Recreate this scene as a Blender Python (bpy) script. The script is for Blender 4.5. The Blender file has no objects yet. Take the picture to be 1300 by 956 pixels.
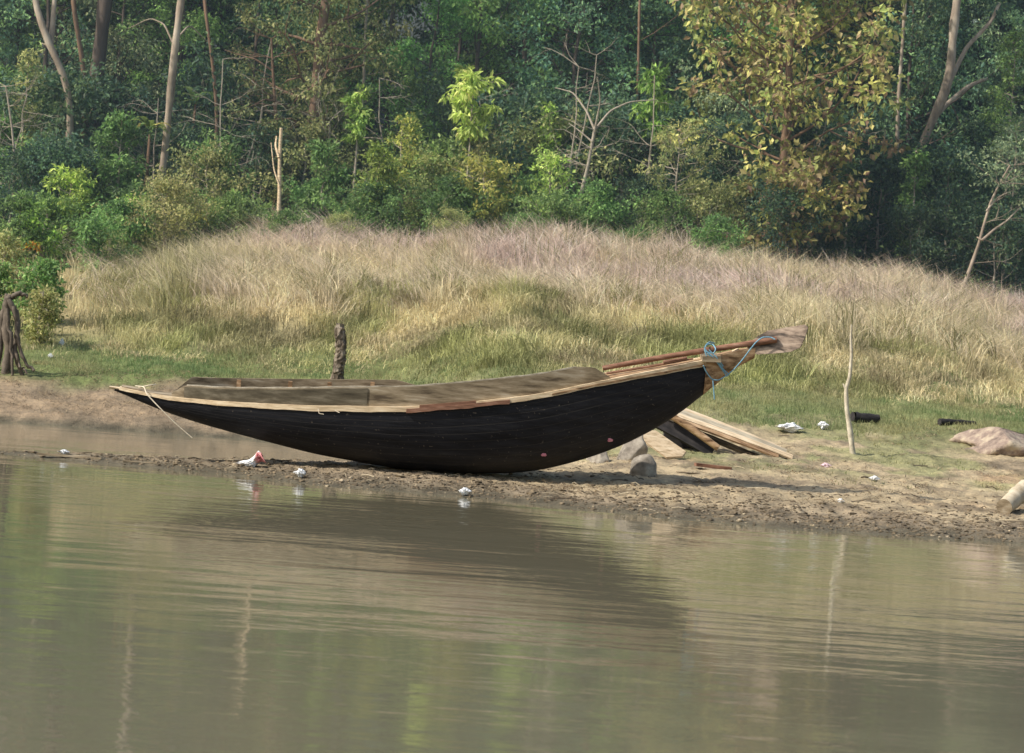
import bpy, bmesh, math, random
import numpy as np
from mathutils import Vector, Matrix

random.seed(7)
rng = np.random.default_rng(11)
scene = bpy.context.scene
COL = scene.collection

# ------------------------------------------------------------------ camera
F = 3700.0; CX, CY = 650.0, 478.0
CAM_H = 2.2
ROLL = math.radians(4.2)
PITCH = math.atan(48.0 / F)
fwd = np.array([0, math.cos(PITCH), -math.sin(PITCH)])
r0 = np.array([1.0, 0, 0]); u0 = np.cross(r0, fwd)
rc = math.cos(ROLL) * r0 + math.sin(ROLL) * u0
uc = math.cos(ROLL) * u0 - math.sin(ROLL) * r0
CAM = np.array([0, 0, CAM_H])

def P(px, py, D):
    v = fwd + ((px - CX) / F) * rc - ((py - CY) / F) * uc
    return CAM + v * (D / v[1])

cam_d = bpy.data.cameras.new("camera")
cam_o = bpy.data.objects.new("camera", cam_d); COL.objects.link(cam_o)
cam_d.sensor_width = 36; cam_d.lens = 36 * F / 1300
cam_d.clip_start = 0.5; cam_d.clip_end = 2000
cam_d.dof.use_dof = True; cam_d.dof.focus_distance = 42.6; cam_d.dof.aperture_fstop = 4.5
M = Matrix.Identity(4)
for i in range(3):
    M[i][0] = rc[i]; M[i][1] = uc[i]; M[i][2] = -fwd[i]; M[i][3] = CAM[i]
cam_o.matrix_world = M
scene.camera = cam_o

# ------------------------------------------------------------------ light
SUN = np.array([1.0, 0.42, -1.0]); SUN /= np.linalg.norm(SUN)     # direction of travel
w = bpy.data.worlds.new("World"); scene.world = w; w.use_nodes = True
nt = w.node_tree; nt.nodes.clear()
out = nt.nodes.new("ShaderNodeOutputWorld"); bg = nt.nodes.new("ShaderNodeBackground")
sky = nt.nodes.new("ShaderNodeTexSky"); sky.sky_type = 'NISHITA'; sky.sun_disc = False
elev = math.asin(-SUN[2]); sx, sy = -SUN[0], -SUN[1]
sky.sun_elevation = elev; sky.sun_rotation = math.atan2(sx, sy)
sky.air_density = 1.4; sky.dust_density = 3.0; sky.ozone_density = 1.2
bg.inputs[1].default_value = 0.15
nt.links.new(sky.outputs[0], bg.inputs[0]); nt.links.new(bg.outputs[0], out.inputs[0])
sl = bpy.data.lights.new("sun", 'SUN'); sl.energy = 5.0; sl.angle = math.radians(0.8); sl.color = (1.0, 0.93, 0.82)
so = bpy.data.objects.new("sun", sl); COL.objects.link(so)
so.rotation_euler = Vector(SUN).to_track_quat('-Z', 'Y').to_euler()
scene.view_settings.view_transform = 'Standard'; scene.view_settings.look = 'None'
scene.view_settings.exposure = 0
scene.cycles.max_bounces = 6; scene.cycles.transparent_max_bounces = 4
scene.cycles.diffuse_bounces = 3; scene.cycles.glossy_bounces = 3; scene.cycles.transmission_bounces = 3
scene.cycles.caustics_reflective = False; scene.cycles.caustics_refractive = False

# ------------------------------------------------------------------ noise + terrain
def _hash(ix, iy, s):
    n = (ix.astype(np.int64) * 374761393 + iy.astype(np.int64) * 668265263 + s * 1442695041) & 0x7fffffff
    n = ((n ^ (n >> 13)) * 1274126177) & 0x7fffffff
    return ((n ^ (n >> 16)) & 0xffff) / 65535.0

def vn(x, y, s=0):
    x = np.asarray(x, float); y = np.asarray(y, float)
    ix = np.floor(x); iy = np.floor(y); fx = x - ix; fy = y - iy
    fx = fx * fx * (3 - 2 * fx); fy = fy * fy * (3 - 2 * fy)
    a = _hash(ix, iy, s); b = _hash(ix + 1, iy, s); c = _hash(ix, iy + 1, s); d = _hash(ix + 1, iy + 1, s)
    return (a * (1 - fx) + b * fx) * (1 - fy) + (c * (1 - fx) + d * fx) * fy - 0.5

def fbm(x, y, s=0, o=4):
    t = 0; a = 1.0
    for k in range(o):
        t = t + a * vn(np.asarray(x) * 2 ** k + 17.3 * k, np.asarray(y) * 2 ** k - 9.1 * k, s + k); a *= 0.5
    return t

def sstep(a, b, x):
    t = np.clip((np.asarray(x, float) - a) / (b - a), 0, 1); return t * t * (3 - 2 * t)

FX = [-30, -9, -7.2, -6.1, -4.0, -2.4, -.1, 2.1, 3.7, 5.8, 6.8, 30]
FY = [45, 43, 42.0, 41.6, 41.0, 39.9, 39.7, 38.3, 38.0, 38.1, 38.4, 37]
def Dfront(x): return np.interp(x, FX, FY) + 0.16 * fbm(np.asarray(x) * 1.3, 3.0, 5)
def Dback(x): return np.interp(x, [-30, -9, -7.2, -6.0, -4.3, -3, 0], [42, 42.4, 42.5, 43.1, 44.4, 45.5, 47])
CRX = [-60, -14, -9.7, -8, -5.8, -3, 0, 2, 6, 9.7, 11.6, 13, 60]
CRZ = [3.5, 3.2, 3.0, 3.4, 3.85, 4.12, 4.28, 4.3, 4.15, 3.95, 3.55, 3.3, 3.5]

def ground(x, y, fine=True):
    x = np.asarray(x, float); y = np.asarray(y, float)
    d = y - Dfront(x)
    zR = np.interp(d, [-60, -30, -3, -.5, 0, .25, 4, 10, 13, 16, 18], [-3, -2.5, -.6, -.12, 0, .045, .27, .60, .90, 1.3, 1.55])
    # spit with the inlet behind it, then the far bank
    wd = Dback(x) - Dfront(x); t = d / np.maximum(wd, .4)
    pk = np.interp(x, [-8, -7, -6, -4, -2, 0], [-.03, .035, .07, .11, .20, .3])
    zs = np.where(d < 0, np.maximum(d * .22, -3), pk * np.clip(1 - (2 * np.clip(t, 0, 1.6) - 1) ** 2, -1.6, 1) )
    zs = np.where(t > 1, np.maximum(-.35, zs - (t - 1) * .2), zs)
    zb = np.interp(y, [0, 47, 52.5, 53.6, 53.9, 57, 60, 61], [-3, -.5, -.22, 0, .10, .84, 1.25, 1.45])
    zL = np.where(y > 50, zb, np.maximum(zs, -3.0))
    zL = np.where((y > 44) & (y <= 50), np.maximum(zs, -.4), zL)
    wr = sstep(-2.9, .3, x)
    z = zL * (1 - wr) + zR * wr
    # slope up to the crest
    zc = np.interp(x * 72.0 / np.maximum(y, 30), CRX, CRZ)
    ys = 60 - 5 * wr
    base = 1.25 * (1 - wr) + 1.2 * wr
    tt = np.clip((y - ys) / (72 - ys), 0, 1)
    zz = base + (zc - base) * (tt ** 0.9)
    z = np.where(y > ys, np.maximum(zz, np.where(y < ys + 2, z, -9) ), z)
    far = zc + sstep(72, 84, y) * (5.2 - zc) + np.maximum(y - 84, 0) * .2
    z = np.where(y > 72, far, z)
    z = z + (fbm(x * .32, y * .35, 2) * .34 + fbm(x * 1.1, y * 1.0, 12) * .16) * sstep(56, 63, y)
    land = sstep(-.6, .8, d)
    z = z + .07 * fbm(x * 1.6, y * 2.2, 88) * (1 - wr) * sstep(53.8, 54.8, y)
    z = z + .05 * fbm(x * .9, y * .6, 8) * land
    if fine:
        z = z + (.045 * fbm(x * 5, y * 3, 20, 3) + .045 * np.abs(fbm(x * 11, y * 7, 31, 3)) - .012) * land * (1 - .5 * sstep(60, 70, y))
    return z

def G(px, py, d0=30, d1=110):
    """where the pixel ray meets the ground"""
    D = np.linspace(d0, d1, 4000); v = fwd + ((px - CX) / F) * rc - ((py - CY) / F) * uc
    X = CAM[0] + v[0] * D / v[1]; Z = CAM[2] + v[2] * D / v[1]
    g = ground(X, D, False)
    k = np.argmax(Z <= g) if (Z <= g).any() else 3999
    return Vector((X[k], D[k], float(g[k])))
def gz(x, y): return float(ground(x, y))

# ------------------------------------------------------------------ object helpers
def tag(o, label=None, cat=None, group=None, kind=None):
    if label: o['label'] = label
    if cat: o['category'] = cat
    if group: o['group'] = group
    if kind: o['kind'] = kind
    return o
def empty(name, loc, label, cat, group=None):
    o = bpy.data.objects.new(name, None); COL.objects.link(o); o.location = loc
    o.empty_display_size = .1
    return tag(o, label, cat, group)

def link(name, me, mat, parent=None, smooth=False):
    if mat is not None: me.materials.append(mat)
    if smooth: me.polygons.foreach_set('use_smooth', [True] * len(me.polygons))
    o = bpy.data.objects.new(name, me); COL.objects.link(o)
    if parent is not None:
        o.parent = parent
        o.matrix_parent_inverse = Matrix.Identity(4)
    return o

def mesh_np(name, V, Fa, col=None):
    V = np.ascontiguousarray(V, np.float32); Fa = np.ascontiguousarray(Fa, np.int32)
    me = bpy.data.meshes.new(name)
    me.vertices.add(len(V)); me.vertices.foreach_set('co', V.ravel())
    k = Fa.shape[1]; me.loops.add(Fa.size); me.loops.foreach_set('vertex_index', Fa.ravel())
    me.polygons.add(len(Fa)); me.polygons.foreach_set('loop_start', np.arange(0, Fa.size, k, dtype=np.int32))
    try: me.polygons.foreach_set('loop_total', np.full(len(Fa), k, np.int32))
    except Exception: pass
    if col is not None:
        a = me.attributes.new('col', 'FLOAT_COLOR', 'POINT')
        c = np.ones((len(V), 4), np.float32); c[:, :3] = col; a.data.foreach_set('color', c.ravel())
    me.update(calc_edges=True); me.shade_flat(); return me

class MB:
    """collects quads/tris (numpy) into one mesh"""
    def __init__(s): s.v = []; s.f = []; s.c = []; s.n = 0
    def add(s, V, Fq, col=None):
        V = np.asarray(V, float); Fq = np.asarray(Fq, int)
        if Fq.shape[1] == 4: Fq = np.vstack([Fq[:, [0, 1, 2]], Fq[:, [0, 2, 3]]])
        s.v.append(V); s.f.append(Fq + s.n); s.n += len(V)
        s.c.append(np.broadcast_to(np.asarray(col if col is not None else (.5, .5, .5), float), V.shape).copy())
    def tube(s, pts, rad, n=6, col=None, cap=True):
        pts = np.asarray(pts, float); m = len(pts); rad = np.broadcast_to(np.asarray(rad, float), (m,))
        T = np.gradient(pts, axis=0); T /= np.linalg.norm(T, axis=1)[:, None] + 1e-9
        ref = np.array([0, 0, 1.0]) if abs(T[0][2]) < .8 else np.array([1.0, 0, 0])
        A = np.cross(T, ref); A /= np.linalg.norm(A, axis=1)[:, None] + 1e-9; B = np.cross(T, A)
        a = np.linspace(0, 2 * np.pi, n, endpoint=False)
        V = pts[:, None] + rad[:, None, None] * (np.cos(a)[None, :, None] * A[:, None] + np.sin(a)[None, :, None] * B[:, None])
        V = V.reshape(-1, 3); q = []
        i = np.arange(m - 1)[:, None] * n; j = np.arange(n)[None]; jn = (j + 1) % n
        q = np.stack([i + j, i + jn, i + n + jn, i + n + j], -1).reshape(-1, 4)
        s.add(V, q, col)
        if cap:
            for b in (0, m - 1):
                k = np.arange(1, n - 1); Vc = V[b * n:(b + 1) * n]
                s.add(Vc, np.stack([np.zeros(n - 2, int), k, k + 1], -1), col)
    def box(s, c, size, R=None, col=None):
        x, y, z = [q / 2 for q in size]
        V = np.array([[i * x, j * y, k * z] for i in (-1, 1) for j in (-1, 1) for k in (-1, 1)])
        if R is not None: V = V @ np.asarray(R).T
        s.add(V + np.asarray(c), [[0, 1, 3, 2], [4, 6, 7, 5], [0, 4, 5, 1], [2, 3, 7, 6], [0, 2, 6, 4], [1, 5, 7, 3]], col)
    def arrays(s): return np.vstack(s.v), np.vstack(s.f), np.vstack(s.c)
    def build(s, name, mat, parent=None, smooth=False, origin=(0, 0, 0)):
        V, Fa, C = s.arrays()
        return link(name, mesh_np(name, V - np.asarray(origin), Fa, C), mat, parent, smooth)

# ------------------------------------------------------------------ materials
def newmat(name):
    m = bpy.data.materials.new(name); m.use_nodes = True; n = m.node_tree; n.nodes.clear()
    return m, n
def N(n, t, **k):
    x = n.nodes.new(t)
    for a, b in k.items(): setattr(x, a, b)
    return x
def leaf_mat(name, trans=.42, rough=.55, var=.25, gain=1.0):
    m, n = newmat(name); L = n.links
    at = N(n, 'ShaderNodeAttribute', attribute_name='col'); oi = N(n, 'ShaderNodeObjectInfo')
    hs = N(n, 'ShaderNodeHueSaturation'); L.new(at.outputs['Color'], hs.inputs['Color'])
    mr = N(n, 'ShaderNodeMapRange'); mr.inputs[3].default_value = (1 - var) * gain; mr.inputs[4].default_value = (1 + var) * gain
    L.new(oi.outputs['Random'], mr.inputs[0]); L.new(mr.outputs[0], hs.inputs['Value'])
    mh = N(n, 'ShaderNodeMapRange'); mh.inputs[3].default_value = .5 - var * .09; mh.inputs[4].default_value = .5 + var * .05
    mul = N(n, 'ShaderNodeMath', operation='MULTIPLY'); mul.inputs[1].default_value = 7.31
    fr = N(n, 'ShaderNodeMath', operation='FRACT'); L.new(oi.outputs['Random'], mul.inputs[0]); L.new(mul.outputs[0], fr.inputs[0])
    L.new(fr.outputs[0], mh.inputs[0]); L.new(mh.outputs[0], hs.inputs['Hue'])
    p = N(n, 'ShaderNodeBsdfPrincipled'); p.inputs['Roughness'].default_value = rough
    p.inputs['Specular IOR Level'].default_value = .35
    L.new(hs.outputs[0], p.inputs['Base Color'])
    tr = N(n, 'ShaderNodeBsdfTranslucent'); L.new(hs.outputs[0], tr.inputs[0])
    mx = N(n, 'ShaderNodeMixShader'); mx.inputs[0].default_value = trans
    L.new(p.outputs[0], mx.inputs[1]); L.new(tr.outputs[0], mx.inputs[2])
    o = N(n, 'ShaderNodeOutputMaterial'); L.new(mx.outputs[0], o.inputs[0]); return m
def ramp(n, stops):
    r = N(n, 'ShaderNodeValToRGB'); e = r.color_ramp.elements
    while len(e) < len(stops): e.new(.5)
    for i, (p, c) in enumerate(stops): e[i].position = p; e[i].color = (*c, 1)
    return r
def noisy(name, stops, scale=4, stretch=(1, 1, 1), rough=.85, bump=.3, bscale=None, detail=6, spec=.25, usecol=False, rot=(0, 0, 0), dist=.007):
    m, n = newmat(name); L = n.links
    tc = N(n, 'ShaderNodeTexCoord'); mp = N(n, 'ShaderNodeMapping'); mp.inputs['Scale'].default_value = stretch
    mp.inputs['Rotation'].default_value = rot
    L.new(tc.outputs['Object'], mp.inputs[0])
    no = N(n, 'ShaderNodeTexNoise'); no.inputs['Scale'].default_value = scale; no.inputs['Detail'].default_value = detail
    no.inputs['Roughness'].default_value = .65
    L.new(mp.outputs[0], no.inputs[0]); r = ramp(n, stops); L.new(no.outputs[0], r.inputs[0])
    p = N(n, 'ShaderNodeBsdfPrincipled'); p.inputs['Roughness'].default_value = rough; p.inputs['Specular IOR Level'].default_value = spec
    if usecol:
        at = N(n, 'ShaderNodeAttribute', attribute_name='col'); mx = N(n, 'ShaderNodeMix', data_type='RGBA', blend_type='MULTIPLY')
        mx.inputs[0].default_value = 1; L.new(at.outputs['Color'], mx.inputs[6]); L.new(r.outputs[0], mx.inputs[7]); L.new(mx.outputs[2], p.inputs['Base Color'])
    else: L.new(r.outputs[0], p.inputs['Base Color'])
    n2 = N(n, 'ShaderNodeTexNoise'); n2.inputs['Scale'].default_value = bscale or scale * 3; n2.inputs['Detail'].default_value = 5
    L.new(mp.outputs[0], n2.inputs[0])
    b = N(n, 'ShaderNodeBump'); b.inputs['Strength'].default_value = bump; b.inputs['Distance'].default_value = dist
    L.new(n2.outputs[0], b.inputs['Height']); L.new(b.outputs[0], p.inputs['Normal'])
    o = N(n, 'ShaderNodeOutputMaterial'); L.new(p.outputs[0], o.inputs[0]); return m

M_leaf = leaf_mat('leaf', gain=1.3); M_leafbg = leaf_mat('leaf_far', trans=.42, var=.4, gain=2.3)
M_grass = leaf_mat('grass_blade', trans=.3, rough=.7, var=0)
M_bark_pale = noisy('bark_pale', [(.3, (.15, .12, .095)), (.5, (.34, .28, .22)), (.7, (.50, .45, .37))], 3, (1, 1, .35), bump=.5)
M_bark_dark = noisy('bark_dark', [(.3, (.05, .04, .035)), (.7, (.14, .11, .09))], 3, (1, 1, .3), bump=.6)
M_bark_red = noisy('bark_brown', [(.3, (.12, .075, .05)), (.7, (.27, .18, .12))], 3, (1, 1, .3), bump=.6)
M_twig = noisy('twig_grey', [(.3, (.25, .22, .18)), (.7, (.45, .40, .33))], 5, bump=.2)
M_tar = None
def tar_mat():
    m, n = newmat('black_tar'); L = n.links
    tc = N(n, 'ShaderNodeTexCoord'); mp = N(n, 'ShaderNodeMapping'); mp.inputs['Scale'].default_value = (.6, 3, 5)
    L.new(tc.outputs['Object'], mp.inputs[0])
    no = N(n, 'ShaderNodeTexNoise'); no.inputs['Scale'].default_value = 2.4; no.inputs['Detail'].default_value = 9; no.inputs['Roughness'].default_value = .7
    L.new(mp.outputs[0], no.inputs[0])
    r = ramp(n, [(.36, (.005, .006, .009)), (.52, (.012, .013, .018)), (.62, (.019, .02, .025)), (.75, (.036, .036, .04))]); L.new(no.outputs[0], r.inputs[0])
    # scuffs: dried mud splashes low on the side
    n3 = N(n, 'ShaderNodeTexNoise'); n3.inputs['Scale'].default_value = 26; n3.inputs['Detail'].default_value = 4
    L.new(tc.outputs['Object'], n3.inputs[0]); r3 = ramp(n, [(.66, (0, 0, 0)), (.74, (1, 1, 1))]); L.new(n3.outputs[0], r3.inputs[0])
    mx = N(n, 'ShaderNodeMix', data_type='RGBA'); L.new(r3.outputs[0], mx.inputs[0]); L.new(r.outputs[0], mx.inputs[6]); mx.inputs[7].default_value = (.12, .10, .08, 1)
    sp = N(n, 'ShaderNodeSeparateXYZ'); L.new(tc.outputs['Object'], sp.inputs[0])
    # plank seams follow the hull
    at = N(n, 'ShaderNodeAttribute', attribute_name='col'); ss = N(n, 'ShaderNodeSeparateColor'); L.new(at.outputs['Color'], ss.inputs[0])
    mu = N(n, 'ShaderNodeMath', operation='MULTIPLY'); mu.inputs[1].default_value = 9; L.new(ss.outputs[0], mu.inputs[0])
    fr = N(n, 'ShaderNodeMath', operation='FRACT'); L.new(mu.outputs[0], fr.inputs[0])
    cp = N(n, 'ShaderNodeMath', operation='COMPARE'); cp.inputs[1].default_value = .5; cp.inputs[2].default_value = .05; L.new(fr.outputs[0], cp.inputs[0])
    p = N(n, 'ShaderNodeBsdfPrincipled'); p.inputs['Roughness'].default_value = .62; p.inputs['Specular IOR Level'].default_value = .22
    rr = ramp(n, [(.3, (.5, .5, .5)), (.8, (.85, .85, .85))]); L.new(no.outputs[0], rr.inputs[0]); L.new(rr.outputs[0], p.inputs['Roughness'])
    sm = N(n, 'ShaderNodeMath', operation='MULTIPLY'); L.new(cp.outputs[0], sm.inputs[0]); L.new(no.outputs[0], sm.inputs[1])
    mz = N(n, 'ShaderNodeMix', data_type='RGBA'); L.new(sm.outputs[0], mz.inputs[0]); L.new(mx.outputs[2], mz.inputs[6]); mz.inputs[7].default_value = (.038, .034, .031, 1)
    nd = N(n, 'ShaderNodeTexNoise'); nd.inputs['Scale'].default_value = 1.3; nd.inputs['Detail'].default_value = 6; L.new(tc.outputs['Object'], nd.inputs[0])
    mm = N(n, 'ShaderNodeMapRange'); mm.inputs[1].default_value = .62; mm.inputs[2].default_value = 1.0; L.new(ss.outputs[0], mm.inputs[0])
    rd = ramp(n, [(.42, (0, 0, 0)), (.7, (.75, .75, .75))]); L.new(nd.outputs[0], rd.inputs[0]); md = N(n, 'ShaderNodeMath', operation='MULTIPLY'); L.new(rd.outputs[0], md.inputs[0]); L.new(mm.outputs[0], md.inputs[1])
    my = N(n, 'ShaderNodeMix', data_type='RGBA'); L.new(md.outputs[0], my.inputs[0]); L.new(mz.outputs[2], my.inputs[6]); my.inputs[7].default_value = (.06, .052, .042, 1)
    L.new(my.outputs[2], p.inputs['Base Color'])
    b = N(n, 'ShaderNodeBump'); b.inputs['Strength'].default_value = .5; b.inputs['Distance'].default_value = .02; L.new(no.outputs[0], b.inputs['Height'])
    b2 = N(n, 'ShaderNodeBump', invert=True); b2.inputs['Strength'].default_value = 1; b2.inputs['Distance'].default_value = .02
    L.new(cp.outputs[0], b2.inputs['Height']); L.new(b.outputs[0], b2.inputs['Normal']); L.new(b2.outputs[0], p.inputs['Normal'])
    o = N(n, 'ShaderNodeOutputMaterial'); L.new(p.outputs[0], o.inputs[0]); return m
M_tar = tar_mat()
M_pale = noisy('pale_new_wood', [(.34, (.36, .27, .17)), (.5, (.64, .50, .33)), (.66, (.78, .66, .48))], 3, (.8, 6, 9), bump=.3)
M_plank = noisy('weathered_plank', [(.34, (.08, .06, .04)), (.48, (.22, .175, .115)), (.56, (.29, .235, .16)), (.68, (.42, .365, .28))], 2.2, (.8, 5, 6), rot=(0, .5, 0), bump=.25, detail=12, dist=.002)
M_plankdk = noisy('dark_plank', [(.36, (.025, .022, .016)), (.52, (.08, .066, .045)), (.68, (.24, .21, .16))], 2.5, (1, 4, 4), bump=.25, detail=9, dist=.002)  # dark streaked wood tone: hull lining, paddle rim, lowest plank
M_brown = noisy('brown_wood', [(.36, (.11, .065, .035)), (.5, (.32, .20, .11)), (.66, (.55, .39, .24))], 3, (1, 5, 5), bump=.4, detail=8)
M_red = noisy('red_brown_wood', [(.3, (.09, .045, .03)), (.55, (.25, .13, .085)), (.8, (.4, .27, .2))], 3, (1, 6, 6), bump=.4)
M_blade = noisy('paddle_wood', [(.38, (.08, .065, .055)), (.47, (.25, .19, .145)), (.56, (.44, .34, .26)), (.7, (.58, .49, .40))], 2.2, (1, 3, 4), bump=.4, detail=9)
M_rope_b = noisy('blue_rope', [(.3, (.10, .25, .36)), (.7, (.25, .45, .55))], 30, bump=.6)
M_rope_w = noisy('pale_rope', [(.3, (.55, .46, .33)), (.7, (.75, .68, .55))], 30, bump=.5)
M_rock = noisy('grey_rock', [(.35, (.13, .115, .095)), (.5, (.27, .24, .20)), (.66, (.46, .42, .35))], 4, bump=.7, detail=9)
M_rockred = noisy('pinkish_rock', [(.38, (.15, .115, .095)), (.5, (.28, .215, .175)), (.62, (.42, .35, .26))], 3.5, bump=.8, detail=9, dist=.05)
M_char = noisy('charred_wood', [(.3, (.012, .012, .014)), (.7, (.05, .045, .045))], 5, (1, 4, 4), bump=.6)
M_bag = noisy('white_plastic', [(.3, (.62, .64, .66)), (.7, (.84, .85, .86))], 6, rough=.4, bump=.4, spec=.5)
def bag_mat():
    return noisy('white_red_plastic', [(.4, (.9, .9, .9)), (.6, (1, 1, 1))], 6, rough=.4, bump=.5, spec=.5, usecol=True)
M_bagred = bag_mat()
M_pink = noisy('pink_plastic', [(.3, (.65, .45, .50)), (.7, (.8, .68, .72))], 8, rough=.5)
M_paintpink = noisy('pink_smear', [(.3, (.45, .10, .22)), (.6, (.6, .3, .4))], 14, rough=.6)
M_flower = leaf_mat('orange_petal', trans=.3, var=0)

# water
def water_mat():
    m, n = newmat('muddy_water'); L = n.links
    ge = N(n, 'ShaderNodeNewGeometry')
    def wave(sc, st, det, rot=0):
        mp = N(n, 'ShaderNodeMapping'); mp.inputs['Scale'].default_value = st; mp.inputs['Rotation'].default_value = (0, 0, rot)
        L.new(ge.outputs['Position'], mp.inputs[0]); t = N(n, 'ShaderNodeTexNoise')
        t.inputs['Scale'].default_value = sc; t.inputs['Detail'].default_value = det; t.inputs['Distortion'].default_value = .4
        L.new(mp.outputs[0], t.inputs[0]); return t
    big = wave(.75, (.3, 1.0, 1), 2, .1); a = wave(2.4, (.45, 1.2, 1), 2, .14); b = wave(9, (.6, 1.2, 1), 2, -.2); c = wave(.12, (.4, 1, 1), 2, .1)
    cr = N(n, 'ShaderNodeMapRange'); cr.inputs[1].default_value = .38; cr.inputs[2].default_value = .62; cr.inputs[3].default_value = .3; cr.inputs[4].default_value = 1.3
    L.new(c.outputs[0], cr.inputs[0])
    m1 = N(n, 'ShaderNodeMath', operation='MULTIPLY_ADD'); m1.inputs[1].default_value = .34
    L.new(b.outputs[0], m1.inputs[0]); L.new(a.outputs[0], m1.inputs[2])
    m2 = N(n, 'ShaderNodeMath', operation='MULTIPLY'); L.new(m1.outputs[0], m2.inputs[0]); L.new(cr.outputs[0], m2.inputs[1])
    m3 = N(n, 'ShaderNodeMath', operation='MULTIPLY_ADD'); m3.inputs[1].default_value = .30
    L.new(m2.outputs[0], m3.inputs[0]); L.new(big.outputs[0], m3.inputs[2])
    bp = N(n, 'ShaderNodeBump'); bp.inputs['Strength'].default_value = 1.0; bp.inputs['Distance'].default_value = WAVE; L.new(m3.outputs[0], bp.inputs['Height'])
    p = N(n, 'ShaderNodeBsdfPrincipled'); p.inputs['Base Color'].default_value = (.15, .138, .092, 1)
    p.inputs['Roughness'].default_value = .045; p.inputs['IOR'].default_value = 1.33
    L.new(bp.outputs[0], p.inputs['Normal'])
    o = N(n, 'ShaderNodeOutputMaterial'); L.new(p.outputs[0], o.inputs[0]); return m
WAVE = .014
M_water = water_mat()

# thin haze hanging over the bank and in the forest
def haze():
    m, n = newmat('haze'); v = N(n, 'ShaderNodeVolumeScatter'); v.inputs['Color'].default_value = (.60, .80, 1, 1); v.inputs['Density'].default_value = .0023
    v.inputs['Anisotropy'].default_value = .2
    o = N(n, 'ShaderNodeOutputMaterial'); n.links.new(v.outputs[0], o.inputs[1])
    b = MB(); b.box((0, 110, 15), (240, 104, 34)); o = b.build('haze', m); tag(o, kind='structure')
haze()
# ------------------------------------------------------------------ terrain mesh
def axis(segs):
    a = []
    for lo, hi, st in segs: a += list(np.arange(lo, hi, st))
    return np.array(a + [segs[-1][1]])
xs = axis([(-400, -60, 20), (-60, -16, 1.5), (-16, -9, .4), (-9, 9, .055), (9, 16, .4), (16, 60, 1.5), (60, 400, 20)])
ys = axis([(-120, 20, 20), (20, 37, 1), (37, 50, .05), (50, 62, .12), (62, 90, .5), (90, 160, 3), (160, 600, 25)])
Xg, Yg = np.meshgrid(xs, ys)
Zg = ground(Xg, Yg)
Zg = np.where(Yg > 160, Zg[np.argmax(ys >= 160)][None, :] + (Yg - 160) * .02, Zg)
d = Yg - Dfront(Xg); wr = sstep(-2.9, .3, Xg)
nz = fbm(Xg * .8, Yg * .4, 50); nf = fbm(Xg * 4, Yg * 2, 60, 3)
def C3(c): return np.array(c)[None, None, :]
def mixc(a, b, t): return a * (1 - t[..., None]) + b * t[..., None]
mud = C3((.25, .20, .14)); wet = C3((.10, .088, .062)); tan = C3((.37, .30, .195)); ora = C3((.34, .235, .14)); grn = C3((.13, .16, .06)); straw = C3((.33, .28, .15)); lit = C3((.10, .075, .045))
c = mud + 0 * Xg[..., None]
c = mixc(c, tan, sstep(.8, 3.5, d + nz * 2.2) * wr)
c = mixc(c, ora, sstep(.18, .42, fbm(Xg * .6, Yg * .5, 71)) * wr * sstep(1.5, 5, d) * .7)
c = mixc(c, mud * .72, sstep(-.05, .3, fbm(Xg * 1.7, Yg * 1.1, 733, 4)) * wr * .75)
c = mixc(c, ora * .85, sstep(52, 54, Yg) * (1 - wr) * .3)
c = mixc(c, mud * .75, sstep(-.15, .3, fbm(Xg * 1.5, Yg * 2.5, 741, 4)) * sstep(53, 54, Yg) * (1 - wr) * .8)
c = mixc(c, grn * 1.3, sstep(-.1, .25, fbm(Xg * .9, Yg * .7, 77)) * sstep(44, 47, Yg) * wr * .55)
c = mixc(c, grn, sstep(50, 53.5, Yg + nz * 2) * wr * .8)
c = mixc(c, grn, sstep(55.9, 57.4, Yg + nz * 1.2) * (1 - wr))
c = mixc(c, straw, sstep(60, 64, Yg))
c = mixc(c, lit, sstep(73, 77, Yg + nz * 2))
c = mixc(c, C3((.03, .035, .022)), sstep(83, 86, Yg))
c = c * (1 + .45 * nf[..., None])
wetm = np.clip(1 - sstep(.02, .16, Zg + nf * .05), 0, 1) * (Yg < 56)
c = mixc(c, wet * (1 + .5 * nf[..., None]), wetm)
ny, nx = Xg.shape
i = np.arange(ny - 1)[:, None] * nx; j = np.arange(nx - 1)[None]
quads = np.stack([i + j, i + j + 1, i + j + 1 + nx, i + j + nx], -1).reshape(-1, 4)
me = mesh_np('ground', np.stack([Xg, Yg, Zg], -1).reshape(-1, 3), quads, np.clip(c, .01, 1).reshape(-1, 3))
M_ground = noisy('earth', [(.3, (.62, .60, .56)), (.5, (1, 1, 1)), (.72, (1.35, 1.3, 1.2))], 9, (1, 1, 1), usecol=True, bump=.8, bscale=30, detail=8, spec=.2, dist=.03)
o = link('ground', me, M_ground, None, True); tag(o, kind='structure')
o = link('water', mesh_np('water', [[-400, -120, 0], [400, -120, 0], [400, 56.5, 0], [-400, 56.5, 0]], [[0, 1, 2, 3]]), M_water); tag(o, kind='structure')

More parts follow.
